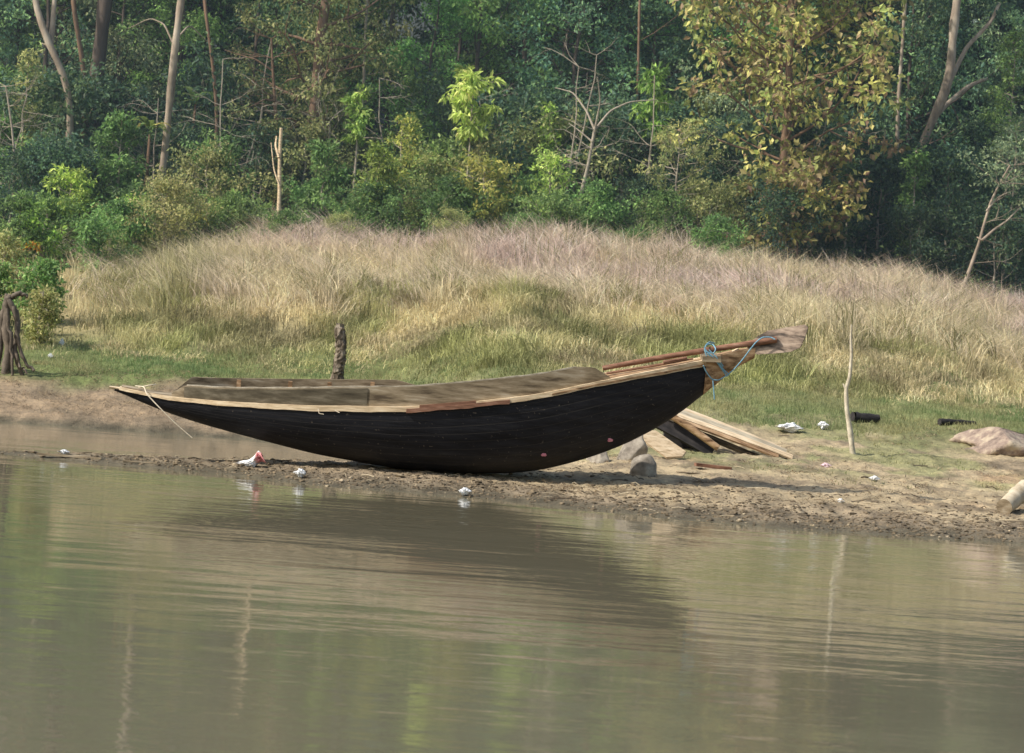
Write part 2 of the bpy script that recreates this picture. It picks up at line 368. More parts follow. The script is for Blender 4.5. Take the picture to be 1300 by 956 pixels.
# ------------------------------------------------------------------ grass
def blades(pos, h, wd, lean, ldir, curl, col, name, label, cat='grass'):
    n = len(pos); a = rng.uniform(0, np.pi, n); side = np.stack([np.cos(a), np.sin(a) * .5, 0 * a], -1) * (wd / 2)[:, None]
    L = np.stack([np.cos(ldir), np.sin(ldir), 0 * ldir], -1) * lean[:, None]
    up = np.array([0, 0, 1.0])
    p1 = pos + (up * .55 + L * .35) * h[:, None]
    p2 = pos + (up * (1 - .5 * curl[:, None]) + L * (1 + curl[:, None])) * h[:, None]
    V = np.stack([pos - side, pos + side, p1 - side * .75, p1 + side * .75, p2], 1).reshape(-1, 3)
    b = np.arange(n)[:, None] * 5
    Fa = np.concatenate([b + np.array([[0, 1, 3]]), b + np.array([[0, 3, 2]]), b + np.array([[2, 3, 4]])], 0)
    c5 = np.repeat(col, 5, 0)
    o = link(name, mesh_np(name, V, Fa, np.clip(c5, .01, .9)), M_grass); return tag(o, label, cat, kind='stuff')

def scatter_tufts(ntuft, per, xr, yr, keep, spread):
    """xr: half width as a fraction of distance"""
    y = rng.uniform(yr[0] ** 2, yr[1] ** 2, ntuft) ** .5; x = rng.uniform(-xr, xr, ntuft) * y
    k = keep(x, y) > rng.uniform(0, 1, ntuft); x = x[k]; y = y[k]; n = len(x)
    tid = np.repeat(np.arange(n), per)
    px = x[tid] + rng.normal(0, spread, n * per); py = y[tid] + rng.normal(0, spread, n * per)
    return x, y, tid, np.stack([px, py, ground(px, py, False) - .02], -1)

def bushmask(x, y):     # left corner kept clear for bushes
    xx = x * 72 / y; return 1 - sstep(-9.6, -8.6, -(-xx)) * 0 - (1 - sstep(-10.6, -9.4, xx + .5 * vn(y, y))) * .8
# tall dry reed grass on the upper slope and crest
def keep_dry(x, y):
    wx = sstep(-.5, .8, x / 6); lo = 63.6 - 2.5 * wx + 2.2 * fbm(x * .35, y * .3, 90)
    return sstep(lo, lo + 2.5, y) * (1 - sstep(73.5, 76, y)) * bushmask(x, y) * (.35 + .65 * sstep(-9.5, -5.5, x))
x, y, tid, pos = scatter_tufts(8500, 22, .20, (60, 76), keep_dry, .14)
n = len(pos); tn = len(x)
hh = (rng.uniform(.28, .95, tn) * (1 + .5 * fbm(x * .5, y * .5, 95)))[tid] * rng.uniform(.55, 1.15, n)
tl = np.where(rng.random(tn) < .45, rng.uniform(.05, .5, tn), rng.uniform(.3, 1.1, tn)); td = np.where(rng.random(tn) < .68, math.pi, 0) + rng.normal(0, .6, tn)
mixv = rng.random(tn)[tid][:, None]; br = (rng.uniform(.6, 1.3, n) * rng.uniform(.75, 1.2, tn)[tid])[:, None]
pink = np.array([[.76, .61, .55]]); stw = np.array([[.76, .66, .43]]); ol = np.array([[.24, .24, .10]])
pv = sstep(-.30, .25, fbm(x * .45, y * .4, 97) + (y - 68) * .06)[tid][:, None]
col = (pink * pv + stw * (1 - pv)) * (1 - .22 * (mixv > .85)) * br
lf_ = ((1 - sstep(-8.6, -5.6, x + .6 * vn(y, x))) * .8)[tid][:, None]; col = col * (1 - lf_) + np.array([[.42, .42, .20]]) * br * lf_
col = np.where((mixv < .12), ol * br, col)
blades(pos, hh, rng.uniform(.010, .026, n), np.clip(tl[tid] + rng.normal(0, .3, n), 0, 1.1), td[tid] + rng.normal(0, .7, n), rng.uniform(0, .5, n), col,
       'dry_reed_grass', 'tall dry pinkish straw grass along the top of the bank')
# tangled olive straw grass on the lower slope
def keep_mid(x, y):
    wx = sstep(-3, .5, x); lo = 59.6 - 4.4 * wx + 1.6 * fbm(x * .5, y * .5, 190)
    return sstep(lo, lo + 1.2, y) * (1 - .8 * sstep(69, 72, y)) * bushmask(x, y)
x, y, tid, pos = scatter_tufts(9500, 24, .20, (53, 73), keep_mid, .15)
n = len(pos); tn = len(x)
tl = rng.uniform(.2, .9, tn); td = rng.uniform(0, 2 * np.pi, tn)
patch = fbm(x * .55, y * .45, 197)
g = sstep(-.1, .4, patch + .08 - (y - 58) * .02)[tid][:, None]
dk = ((.6 + .65 * sstep(-.35, .35, fbm(x * 1.1, y * 1.0, 201))) * rng.uniform(.75, 1.2, tn))[tid][:, None]
col = (np.array([[.70, .60, .36]]) * (1 - g) + np.array([[.38, .39, .17]]) * g) * dk * rng.uniform(.6, 1.25, n)[:, None]
blades(pos, (rng.uniform(.15, .55, tn) * (1 + .8 * patch) * (.3 + .7 * sstep(0, 4.5, y - (59.6 - 4.4 * sstep(-3, .5, x)))))[tid] * rng.uniform(.6, 1.2, n), rng.uniform(.010, .026, n), np.clip(tl[tid] + rng.normal(0, .3, n), 0, 1.4), td[tid] + rng.normal(0, .6, n),
       rng.uniform(.2, .9, n), col, 'meadow_grass', 'tangled olive and straw coloured grass on the slope')
# long arching stalks standing out of the dry grass
def keep_long(x, y): return keep_dry(x, y) * sstep(-.2, .3, fbm(x * .8, y * .8, 501))
x, y, tid, pos = scatter_tufts(2600, 12, .20, (62, 76), keep_long, .12)
n = len(pos); tn = len(x); td = np.where(rng.random(tn) < .7, 2.9, .3) + rng.normal(0, .3, tn)
blades(pos, rng.uniform(.5, 1.05, n), rng.uniform(.010, .02, n), rng.uniform(.3, 1.3, tn)[tid] + rng.normal(0, .15, n), td[tid] + rng.normal(0, .25, n), rng.uniform(0, .5, n),
       np.array([[.74, .63, .48]]) * rng.uniform(.7, 1.15, n)[:, None], 'arching_stalks', 'long pale arching stalks standing out of the dry grass')
# short green grass at the foot of the slope
def keep_grn(x, y):
    wx = sstep(-2.9, .3, x); lo = 57.3 - 6.0 * wx + 1.4 * fbm(x * .6, y * .5, 290)
    return sstep(lo, lo + 1.0, y) * (1 - sstep(60, 63, y)) * (1 - .0 * wx)
x, y, tid, pos = scatter_tufts(11000, 16, .20, (49, 63), keep_grn, .10)
n = len(pos); g = sstep(-.3, .4, fbm(x * .8, y * .6, 297))[tid][:, None]
col = (np.array([[.36, .34, .17]]) * (1 - g) + np.array([[.17, .25, .10]]) * g) * rng.uniform(.7, 1.25, n)[:, None]
blades(pos, rng.uniform(.05, .16, n), rng.uniform(.006, .012, n), rng.uniform(0, .7, n), rng.uniform(0, 6.28, n), rng.uniform(0, .6, n), col,
       'short_grass', 'short green grass at the foot of the slope')
# scattered weeds over the flat ground
def keep_weed(x, y):
    return sstep(.05, .45, fbm(x * .9, y * .7, 77)) * sstep(42.5, 47, y + 1.5 * fbm(x, y, 3)) * sstep(-.5, 1.5, x) * (1 - sstep(52, 54, y))
x, y, tid, pos = scatter_tufts(5000, 9, .20, (42, 54), keep_weed, .05)
n = len(pos); g = rng.random(len(x))[tid][:, None]
col = (np.array([[.34, .30, .15]]) * (1 - g) + np.array([[.16, .21, .07]]) * g) * rng.uniform(.7, 1.2, n)[:, None]
blades(pos, rng.uniform(.02, .09, n), rng.uniform(.005, .01, n), rng.uniform(0, .9, n), rng.uniform(0, 6.28, n), rng.uniform(0, .6, n), col,
       'sparse_weeds', 'sparse short weeds on the trampled flat ground', 'weeds')

def keep_straw(x, y): return np.maximum((1 - sstep(-2.9, .3, x)) * sstep(53.9, 54.6, y) * (1 - sstep(58, 59, y)), .55 * sstep(-.1, .3, fbm(x * 1.1, y * .9, 611)) * sstep(39.5, 41.5, y) * (1 - sstep(52, 54, y)) * sstep(-1.5, .5, x))
x, y, tid, pos = scatter_tufts(8000, 8, .20, (39.5, 59), keep_straw, .10); pos[:, 2] += .03
n = len(pos); g = rng.random(n)[:, None]
col = np.where(g < .35, np.array([[.10, .075, .05]]), np.where(g < .8, np.array([[.40, .32, .20]]), np.array([[.30, .20, .12]]))) * rng.uniform(.7, 1.2, n)[:, None]
blades(pos, rng.uniform(.015, .05, n), rng.uniform(.008, .016, n), rng.uniform(2, 5, n), rng.uniform(0, 6.28, n), rng.uniform(0, .3, n), col,
       'straw_litter', 'flattened dead straw littering the banks', 'straw litter')
# mud clods and litter of the shore, one object
base_ico = None
def ico(sub=2):
    bm = bmesh.new(); bmesh.ops.create_icosphere(bm, subdivisions=sub, radius=1)
    V = np.array([v.co[:] for v in bm.verts]); Fa = np.array([[q.index for q in f.verts] for f in bm.faces]); bm.free(); return V, Fa
Vi, Fi = ico(1)
n = 12000; cx = rng.uniform(-7.6, 9.5, n); dd = rng.gamma(1.6, 1.1, n); cy = Dfront(cx) + dd - .02
kk = (cx > -2.5) | (dd < (Dback(cx) - Dfront(cx)) * .95)
cx = cx[kk]; cy = cy[kk]; n = len(cx); cz = ground(cx, cy)
s = rng.gamma(1.5, .0055, n) + .004
Vs = Vi[None] * (1 + .35 * rng.standard_normal((n, len(Vi), 1)) * .6) * s[:, None, None] * np.array([1.5, 1.3, .7]) + np.stack([cx, cy, cz], -1)[:, None]
Fs = Fi[None] + (np.arange(n) * len(Vi))[:, None, None]
dkc = rng.random(n)[:, None]; cc = np.where(dkc < .4, np.array([[.10, .08, .055]]), np.where(dkc < .95, np.array([[.19, .15, .10]]), np.array([[.36, .30, .21]])))
o = link('mud_clods', mesh_np('mud_clods', Vs.reshape(-1, 3), Fs.reshape(-1, 3), np.repeat(cc, len(Vi), 0)), M_ground)
tag(o, 'small clods of mud and pebbles strewn over the shore', 'mud clods', kind='stuff')
lt = MB()
for k in range(420):
    x0 = random.uniform(-6.5, 9.5); y0 = float(Dfront(x0)) + random.gammavariate(2, 2.0) + .1
    if x0 < -2 and y0 > float(Dback(x0)): continue
    a = random.uniform(-.6, .6); L = random.uniform(.06, .3); z0 = gz(x0, y0) + .012
    x1, y1 = x0 + L * math.cos(a), y0 + L * math.sin(a)
    lt.tube([[x0, y0, z0], [(x0 + x1) / 2, (y0 + y1) / 2 + .01, z0 + .015], [x1, y1, gz(x1, y1) + .01]], random.uniform(.003, .008), 4,
            random.choice([(.45, .38, .26), (.12, .09, .06), (.3, .24, .16)]))
o = lt.build('twig_litter', leaf_mat('litter', trans=0, var=0)); tag(o, 'fine twigs and straw littering the shore', 'litter', kind='stuff')

# ------------------------------------------------------------------ trees
def leaf_arrays(C, size, up=.4, aspect=.5, droop=0.0, outdir=None):
    n = len(C); v = rng.standard_normal((n, 3)); v /= np.linalg.norm(v, axis=1)[:, None]
    if outdir is not None: v = v + outdir * .8
    v[:, 2] -= droop; v /= np.linalg.norm(v, axis=1)[:, None] + 1e-9
    nr = rng.standard_normal((n, 3)) * (1 - up); nr[:, 2] += up * 1.6
    s = np.cross(v, nr); s /= np.linalg.norm(s, axis=1)[:, None] + 1e-9; nn = np.cross(s, v)
    sz = size[:, None]
    V = np.stack([C, C + v * sz * .45 + s * sz * aspect * .5 + nn * sz * .08, C + v * sz - nn * sz * .08, C + v * sz * .45 - s * sz * aspect * .5 + nn * sz * .08], 1).reshape(-1, 3)
    b = np.arange(n)[:, None] * 4
    return V, np.concatenate([b + np.array([[0, 1, 2]]), b + np.array([[0, 2, 3]])], 0)

PAL = {
 'dark': [(.045, .085, .045), (.075, .125, .055), (.035, .07, .05)],
 'mid': [(.085, .155, .05), (.14, .22, .07), (.07, .12, .045)],
 'bright': [(.17, .265, .06), (.26, .36, .09), (.11, .18, .05)],
 'lime': [(.24, .34, .09), (.31, .41, .13), (.16, .26, .06)],
 'yellow': [(.20, .23, .06), (.29, .29, .08), (.12, .17, .05)],
 'olive': [(.18, .20, .08), (.25, .25, .11), (.12, .15, .06)],
 'brown': [(.27, .26, .09), (.20, .165, .08), (.13, .15, .05), (.34, .31, .12), (.16, .11, .07), (.19, .22, .07)],
 'grey': [(.12, .16, .09), (.18, .22, .12), (.08, .12, .075)],
}
def cluster_leaves(mb, centers, radii, per, size, pal, up=.4, aspect=.5, droop=.2, flat=.6):
    cs = np.repeat(np.asarray(centers, float), per, 0); rr = np.repeat(np.asarray(radii, float), per)
    n = len(cs); v = rng.standard_normal((n, 3)); v /= np.linalg.norm(v, axis=1)[:, None]
    r = rng.random(n) ** .5
    outd = v.copy(); P0 = cs + v * (rr * r)[:, None] * np.array([1, 1, flat])
    sz = size * rng.uniform(.6, 1.25, n)
    V, Fa = leaf_arrays(P0, sz, up, aspect, droop, outd)
    p = np.array(PAL[pal]); tone = np.repeat(rng.uniform(.6, 1.35, len(centers)), per)
    ci = np.repeat(rng.integers(0, len(p), len(centers)), per); ci = np.where(rng.random(n) < .5, ci, rng.integers(0, len(p), n))
    c = np.minimum(p[ci] * (tone * rng.uniform(.75, 1.35, n))[:, None] * 1.4, .75)
    mb.add(V, Fa, None); mb.c[-1] = np.repeat(c, 4, 0)

def wig(a, b, n, amp):
    a = np.asarray(a, float); b = np.asarray(b, float); t = np.linspace(0, 1, n)[:, None]
    w_ = rng.standard_normal((n, 3)) * amp; w_[0] = 0; w_ = np.cumsum(w_, 0) * .5
    return a + (b - a) * t + w_ * np.sin(t * np.pi * .5)
def branch(mb, p, dirv, L, r, depth, tips, spread=.7, up=.12, kids=3, sides=5, wob=.07):
    n = 5; q = [np.array(p, float)]; dv = np.array(dirv, float); dv /= np.linalg.norm(dv)
    for i in range(n):
        dv = dv + rng.standard_normal(3) * .16; dv[2] += up * .5; dv /= np.linalg.norm(dv); q.append(q[-1] + dv * L / n)
    q = np.array(q); rad = np.linspace(r, r * .45, n + 1)
    mb.tube(q, rad, sides if r > .02 else 3, (.5, .5, .5), cap=False)
    if depth == 0: tips.append(q[-1]); tips.append(q[3]); return
    for k in range(kids):
        t = random.uniform(.35, 1) if k else 1.0; i = min(n, int(t * n)); base = q[i]
        nd = dv + rng.standard_normal(3) * spread; nd[2] += up
        branch(mb, base, nd, L * random.uniform(.5, .75), rad[i] * .7, depth - 1, tips, spread, up, kids, sides, wob)

def gen_tree(H, r, crown0, cw, nb, per, leaf, pal, kids=3, depth=2, droop=.2, aspect=.5, crad=.55, lean=0, trunkpts=None, up=.4, upb=.12):
    """returns (trunk MB, crown MB), base at the origin"""
    tb, cb = MB(), MB(); tips = []
    if trunkpts is None: tp = wig((0, 0, -.2), (lean, 0, H * .93), 12, .10)
    else: tp = np.asarray(trunkpts, float)
    tp_r = r * (1 - .75 * np.linspace(0, 1, len(tp)) ** 1.2); tp_r[0] *= 1.35
    tb.tube(tp, tp_r, 9, (.5, .5, .5))
    for k in range(nb):
        t = crown0 + (1 - crown0) * (k + random.random()) / nb; i = min(len(tp) - 1, int(t * (len(tp) - 1)))
        fr = t * (len(tp) - 1) - i; p = tp[i] + (tp[min(i + 1, len(tp) - 1)] - tp[i]) * fr
        a = random.uniform(0, 6.283); env = math.sin(math.pi * min(.97, max(.12, (t - crown0) / (1 - crown0) * .8 + .2))) ** .6
        L = cw * env * random.uniform(.45, .75)
        branch(tb, p, (math.cos(a), math.sin(a), random.uniform(.0, .7)), L, max(.012, tp_r[i] * .42), depth - 1, tips, .75, upb, kids)
    tips = np.array(tips)
    cluster_leaves(cb, tips, rng.uniform(.6, 1.3, len(tips)) * crad, per, leaf, pal, up, aspect, droop)
    return tb, cb

def mk_variant(name, tb, cb, mtr, mcr):
    Vt, Ft, Ct = tb.arrays(); Vc, Fc, Cc = cb.arrays()
    m1 = mesh_np(name + '_trunk', Vt, Ft, Ct); m1.materials.append(mtr); m1.polygons.foreach_set('use_smooth', [True] * len(m1.polygons))
    m2 = mesh_np(name + '_crown', Vc, Fc, Cc); m2.materials.append(mcr); return m1, m2
def place(name, var, loc, rz, sc, label, cat, group=None, tilt=0, parts=('trunk', 'crown')):
    e = empty(name, loc, label, cat, group); e.rotation_euler = (0, tilt, rz); e.scale = (sc, sc, sc)
    for pn, m in zip(parts, var):
        o = bpy.data.objects.new(pn, m); COL.objects.link(o); o.parent = e
    return e

# background forest
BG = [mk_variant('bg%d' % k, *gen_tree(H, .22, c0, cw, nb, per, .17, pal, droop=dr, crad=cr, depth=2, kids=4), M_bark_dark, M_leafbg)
      for k, (H, c0, cw, nb, per, pal, dr, cr) in enumerate([
        (16, .12, 4.6, 40, 70, 'dark', .3, .75), (18, .22, 5.2, 42, 70, 'mid', .2, .8), (15, .05, 4.0, 44, 64, 'dark', .6, .7),
        (17, .3, 4.8, 36, 76, 'grey', .4, .75), (14, .1, 4.2, 40, 66, 'mid', .1, .65)])]
MG = [mk_variant('mg%d' % k, *gen_tree(H, .09, .08, cw, nb, per, lf, pal, droop=dr, crad=cr, depth=2, kids=4), M_bark_dark, M_leafbg)
      for k, (H, cw, nb, per, lf, pal, dr, cr) in enumerate([(9.5, 2.9, 26, 46, .14, 'mid', .4, .42), (8.0, 2.6, 24, 46, .12, 'grey', .7, .40), (10.5, 3.1, 28, 44, .15, 'dark', .2, .45), (8.8, 2.4, 24, 46, .13, 'olive', .5, .36)])]
for D, n_ in ((84.6, 12), (87, 13), (90, 13)):
    for k in range(n_):
        xx = -D * .19 + D * .38 * (k + random.random() * .9) / n_; y = D + random.uniform(-1, 1)
        v = MG[random.choice([2, 2, 1] if xx > 7 else [0, 1, 2, 0, 3, 1])]
        place('forest_tree', v, (xx, y, gz(xx, y) - .1), random.uniform(0, 6.28), random.uniform(.8, 1.15),
              'slender young tree in leaf at the front of the dense forest', 'tree', 'young trees at the front of the forest', random.uniform(-.08, .08))
for row, (D, step) in enumerate([(87, 4.0), (92.5, 4.2), (99, 4.6), (106, 5.4)]):
    hw = D * .19 + 5; x = -hw + random.random() * 2
    while x < hw:
        y = D + random.uniform(-1.6, 1.6); xx = x + random.uniform(-1, 1)
        right = xx > 8
        v = BG[random.choice([0, 2, 0, 3] if right else [0, 1, 2, 3, 4, 1])]
        place('forest_tree', v, (xx, y, gz(xx, y) - .1), random.uniform(0, 6.28), random.uniform(.85, 1.15),
              'leafy broadleaf tree deep in the dense forest behind the bank', 'tree', 'dense forest trees behind the bank', random.uniform(-.06, .06))
        x += step * random.uniform(.8, 1.2)

# hero trees: trunk polyline read off the photo
def hero(name, pts, D, r0_, r1_, label, mat, leafmat=M_leaf, nb=0, per=40, leaf=.15, pal='mid', ext=None, cw=2.5, crad=.45, forks=(), group=None, twigs=0, droop=.2, crown0=.3, aspect=.5, cat='tree', depth=1):
    W = [P(px, py, D) for px, py in pts]
    b = W[0].copy(); g = gz(b[0], D); 
    if b[2] > g: W.insert(0, np.array([b[0] - (W[1][0] - b[0]) * .1, D, g - .15]))
    if ext is not None:   # the part above the frame
        for h in np.linspace(0, 1, 4)[1:]: W.append(W[-1] + np.array([ext[0] / 3, .1, ext[1] / 3]))
    W = np.array(W); base = Vector((W[0][0], W[0][1], W[0][2]))
    # subdivide smoothly
    t = np.concatenate([[0], np.cumsum(np.linalg.norm(np.diff(W, axis=0), axis=1))]); ts = np.linspace(0, t[-1], max(8, int(t[-1] * 2.2)))
    S = np.stack([np.interp(ts, t, W[:, i]) for i in range(3)], -1)
    S[1:-1] = (S[:-2] + S[1:-1] * 2 + S[2:]) / 4
    S[:, 1] += .12 * np.sin(ts * .9); S -= np.array(base)
    e = empty(name, base, label, cat, group)
    tb, cb = MB(), MB(); tips = []
    rad = np.linspace(r0_, r1_, len(S)) * (1 + .08 * rng.standard_normal(len(S))); rad[0] *= 1.3
    tb.tube(S, rad, 9)
    for fp in forks:
        Wf = np.array([P(px, py, D) for px, py in fp[0]]) - np.array(base)
        Wf[:, 1] += np.linspace(0, fp[3] if len(fp) > 3 else .3, len(Wf))
        tt = np.linspace(0, len(Wf) - 1, len(Wf) * 4); Wf = np.stack([np.interp(tt, np.arange(len(Wf)), Wf[:, i]) for i in range(3)], -1)
        Wf[1:-1] = (Wf[:-2] + Wf[1:-1] * 2 + Wf[2:]) / 4
        tb.tube(Wf, np.linspace(fp[1], fp[2], len(Wf)), 7)
        tips.append(Wf[-1])
    for k in range(nb):
        i = int(len(S) * (crown0 + (1 - crown0) * (k + .5) / nb)); i = min(i, len(S) - 1); a = random.uniform(0, 6.28)
        branch(tb, S[i], (math.cos(a), math.sin(a), random.uniform(.1, .7)), cw * random.uniform(.5, 1), max(.012, rad[i] * .35), depth, tips, .7, .12, 3)
    for k in range(twigs):
        i = random.randrange(len(S) // 4, len(S)); a = random.choice([0, math.pi]) + random.uniform(-.6, .6)
        branch(tb, S[i], (math.cos(a), math.sin(a), random.uniform(-.1, .5)), random.uniform(.5, 1.3), .014, 1, [], .5, .05, 3)
    tb.build('trunk', mat, e, True)
    if nb and per:
        cluster_leaves(cb, tips, rng.uniform(.6, 1.2, len(tips)) * crad, per, leaf, pal, droop=droop, aspect=aspect)
        cb.build('crown', leafmat, e)
    return e

hero('forked_tree', [(80, 222), (88, 175), (90, 135), (81, 91), (64, 61), (44, 3)], 79, .115, .075, 'grey forked tree with a bent trunk at the upper left', M_bark_pale,
     forks=[([(64, 61), (66, 30), (68, -20)], .09, .06), ([(64, 61), (58, 56), (48, 53)], .03, .01)], ext=(-.8, 4), nb=9, per=30, crown0=.75, cw=3)
hero('slender_tree', [(197, 283), (206, 216), (211, 169), (217, 115), (222, 68), (230, 0)], 79, .115, .09, 'tall straight pale barked tree left of the cut sapling', M_bark_pale,
     ext=(.4, 6), nb=8, per=34, crown0=.72, cw=3.4, forks=[([(222, 60), (208, 30), (190, 22), (160, 35)], .03, .01), ([(224, 50), (240, 30), (262, 52)], .03, .012)])
hero('thin_tree', [(270, 240), (276, 152), (271, 81), (259, 0)], 80, .055, .045, 'thin crooked brown tree between the pale trunk and the cut sapling', M_bark_red, ext=(-.3, 4), nb=7, per=30, crown0=.75, cw=2.2)
hero('cut_sapling', [(352, 303), (355, 237), (354, 200), (357, 162)], 76.5, .06, .045, 'short pale yellow broken sapling trunk at the edge of the grass', M_pale,
     forks=[([(354, 200), (349, 185), (350, 172)], .035, .02), ([(355, 237), (347, 215), (343, 180)], .022, .012)])
hero('bare_tree', [(349, 250), (350, 170), (350, 135), (347, 100), (345, 50)], 80, .08, .03, 'thin bare grey tree with dead branches above the broken sapling', M_bark_red, twigs=26, nb=0,
     forks=[([(346, 90), (325, 75), (300, 68), (284, 62)], .03, .01), ([(350, 135), (325, 130), (316, 148)], .02, .008)])
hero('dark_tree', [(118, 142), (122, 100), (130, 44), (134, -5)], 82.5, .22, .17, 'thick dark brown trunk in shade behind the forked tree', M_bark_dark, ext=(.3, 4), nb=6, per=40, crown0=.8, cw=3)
hero('brown_tree', [(108, 130), (106, 80), (97, 30), (92, -10)], 82, .085, .065, 'slim reddish brown trunk close beside the thick dark trunk', M_bark_red, ext=(-.3, 4), nb=6, per=30, crown0=.8, cw=2)
hero('edge_sapling', [(14, 262), (19, 215), (15, 160), (8, 110)], 77, .05, .02, 'thin grey sapling with bare twigs at the far left edge', M_twig, twigs=14)
hero('stout_tree', [(387, 228), (392, 195), (396, 165), (402, 110), (408, 40)], 81, .17, .12, 'stout brown trunk half hidden by drooping olive leaves', M_bark_red, ext=(.3, 4), nb=26, per=60, leaf=.13, pal='olive', crown0=.22, cw=2.3, crad=.5, droop=.8)
hero('twiggy_tree', [(730, 273), (740, 240), (748, 205), (755, 165)], 76.5, .07, .04, 'leafless spreading grey tree in the middle of the undergrowth', M_twig, twigs=14,
     forks=[([(755, 165), (745, 140), (728, 115), (705, 108)], .035, .01, .8), ([(755, 165), (762, 130), (758, 100)], .03, .01, -.5), ([(755, 165), (775, 140), (800, 128), (835, 125)], .035, .01, .4),
            ([(752, 180), (735, 165), (722, 155)], .025, .008), ([(757, 160), (775, 160), (770, 175)], .02, .008)])
hero('leaning_tree', [(1160, 212), (1172, 180), (1190, 138), (1205, 105), (1210, 40)], 81, .15, .10, 'grey forked tree leaning right behind the brown leaved tree', M_bark_pale,
     forks=[([(1185, 150), (1205, 130), (1232, 108), (1258, 97)], .08, .045, .6), ([(1205, 105), (1228, 60), (1262, 25), (1275, 0)], .07, .045, .8)], ext=(.3, 4), nb=8, per=40, crown0=.7, cw=3, pal='dark')
hero('pale_sapling', [(1216, 385), (1232, 340), (1247, 305), (1252, 268), (1272, 225), (1282, 210)], 75, .06, .02, 'small pale bent tree at the right edge of the bank', M_bark_pale,
     forks=[([(1247, 305), (1262, 292), (1280, 280), (1298, 262)], .04, .015, .3), ([(1252, 268), (1268, 250), (1290, 240)], .025, .01), ([(1247, 305), (1240, 300), (1275, 312)], .02, .01)],
     nb=7, per=26, leaf=.10, pal='grey', crown0=.7, cw=1.2, crad=.35, twigs=6)
# brown big-leaved tree
W = [(1003, 300), (996, 240), (995, 200), (1000, 140), (1002, 60), (1004, -10)]
hero('teak_tree', W, 77.5, .14, .07, 'tall tree with large yellow brown leaves right of centre', M_bark_red, nb=64, per=25, leaf=.22, pal='brown', crown0=.28, cw=2.9, crad=.55, droop=.5, aspect=.62, ext=(.3, 3.4), depth=1,
     forks=[([(995, 235), (975, 215), (960, 205)], .04, .02, -.4), ([(1000, 140), (975, 90), (955, 60)], .05, .02)])
hero('young_teak_tree', [(1012, 330), (1015, 270), (1030, 225)], 75.6, .05, .02, 'low leafy growth of large yellow leaves at the foot of the brown leaved tree', M_bark_red, nb=20, per=22, leaf=.2, pal='brown', crown0=.05, cw=1.3, crad=.4, droop=.4, aspect=.62, depth=1)
# slim trunks standing free in front of the dark forest
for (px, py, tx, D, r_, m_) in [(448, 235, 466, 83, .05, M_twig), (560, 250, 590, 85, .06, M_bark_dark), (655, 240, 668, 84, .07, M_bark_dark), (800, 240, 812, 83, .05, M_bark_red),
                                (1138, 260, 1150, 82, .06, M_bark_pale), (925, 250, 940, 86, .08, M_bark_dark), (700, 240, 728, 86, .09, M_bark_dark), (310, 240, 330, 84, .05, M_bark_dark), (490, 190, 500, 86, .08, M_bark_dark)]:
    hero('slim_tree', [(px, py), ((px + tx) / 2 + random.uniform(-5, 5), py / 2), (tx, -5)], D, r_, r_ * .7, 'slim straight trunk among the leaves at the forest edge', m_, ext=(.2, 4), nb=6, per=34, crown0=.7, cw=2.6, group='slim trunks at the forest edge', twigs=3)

# saplings and bushes, generated singly where the photo shows them
def sapling(px0, py0, px1, py1, D, pal, label, leaf=.15, per=36, droop=.4, name='leafy_sapling', dens=1.0, group=None, aspect=.45, mat=M_twig, cat='sapling'):
    """crown box given in pixels: (px0,py0)-(px1,py1)"""
    a = P(px0, py1, D); b = P(px1, py0, D); cx_ = (a[0] + b[0]) / 2; w_ = abs(b[0] - a[0]) / 2; zt = b[2]; zb = a[2]
    g = gz(cx_, D); e = empty(name, (cx_, D, g), label, cat, group)
    tb, cb = MB(), MB(); tips = []
    H = zt - g; S = wig((0, 0, -.1), (0, 0, H * .93), 9, .04); tb.tube(S, np.linspace(.045, .012, 9), 6)
    nb = int((10 + 7 * w_ * (zt - zb)) * dens)
    for k in range(nb):
        f = (k + random.random()) / nb; z = (zb - g) + (zt - zb) * f * .95; i = min(8, int(z / H * 8.5)); p = S[i].copy(); p[2] = max(z, .1)
        q = S[i]; an = random.uniform(0, 6.28); env = (math.sin(math.pi * (f * .86 + .1))) ** .5
        branch(tb, (q[0], q[1], z), (math.cos(an), math.sin(an), .35), w_ * env * random.uniform(.5, .95), .012, 0, tips, .5, .1, 2, 4)
    cluster_leaves(cb, tips, rng.uniform(.6, 1.1, len(tips)) * .26, int(per * .55), leaf, pal, droop=droop, aspect=aspect)
    tb.build('trunk', mat, e); cb.build('crown', M_leaf, e); return e

sapling(556, 92, 643, 178, 77.5, 'lime', 'bright lime green sapling standing at the centre of the forest edge', leaf=.24, per=46, droop=.9, aspect=.34)
sapling(436, 112, 478, 180, 78.5, 'bright', 'small bright green sapling left of the lime green one', leaf=.2, droop=.7)
sapling(682, 132, 710, 205, 79, 'bright', 'narrow bright green sapling right of the lime green one', leaf=.17)
sapling(798, 85, 862, 175, 79, 'bright', 'drooping bright green sapling left of the brown leaved tree', leaf=.24, droop=.9, aspect=.36, dens=.8)
sapling(482, 148, 545, 235, 77, 'yellow', 'feathery yellow green shrub left of the lime green sapling', leaf=.12, per=60, name='feathery_shrub', cat='shrub', droop=.1)
sapling(444, 190, 522, 275, 75.8, 'bright', 'rounded fresh green bush beside the feathery shrub', leaf=.13, per=64, name='bush', cat='bush', dens=1.4)
sapling(556, 210, 680, 285, 75.6, 'yellow', 'wide yellow green bush below the lime green sapling', leaf=.13, per=60, name='bush', cat='bush', dens=1.2)
sapling(655, 195, 742, 275, 76.4, 'lime', 'yellowish bush left of the leafless grey tree', leaf=.13, per=44, name='bush', cat='bush', dens=.9)
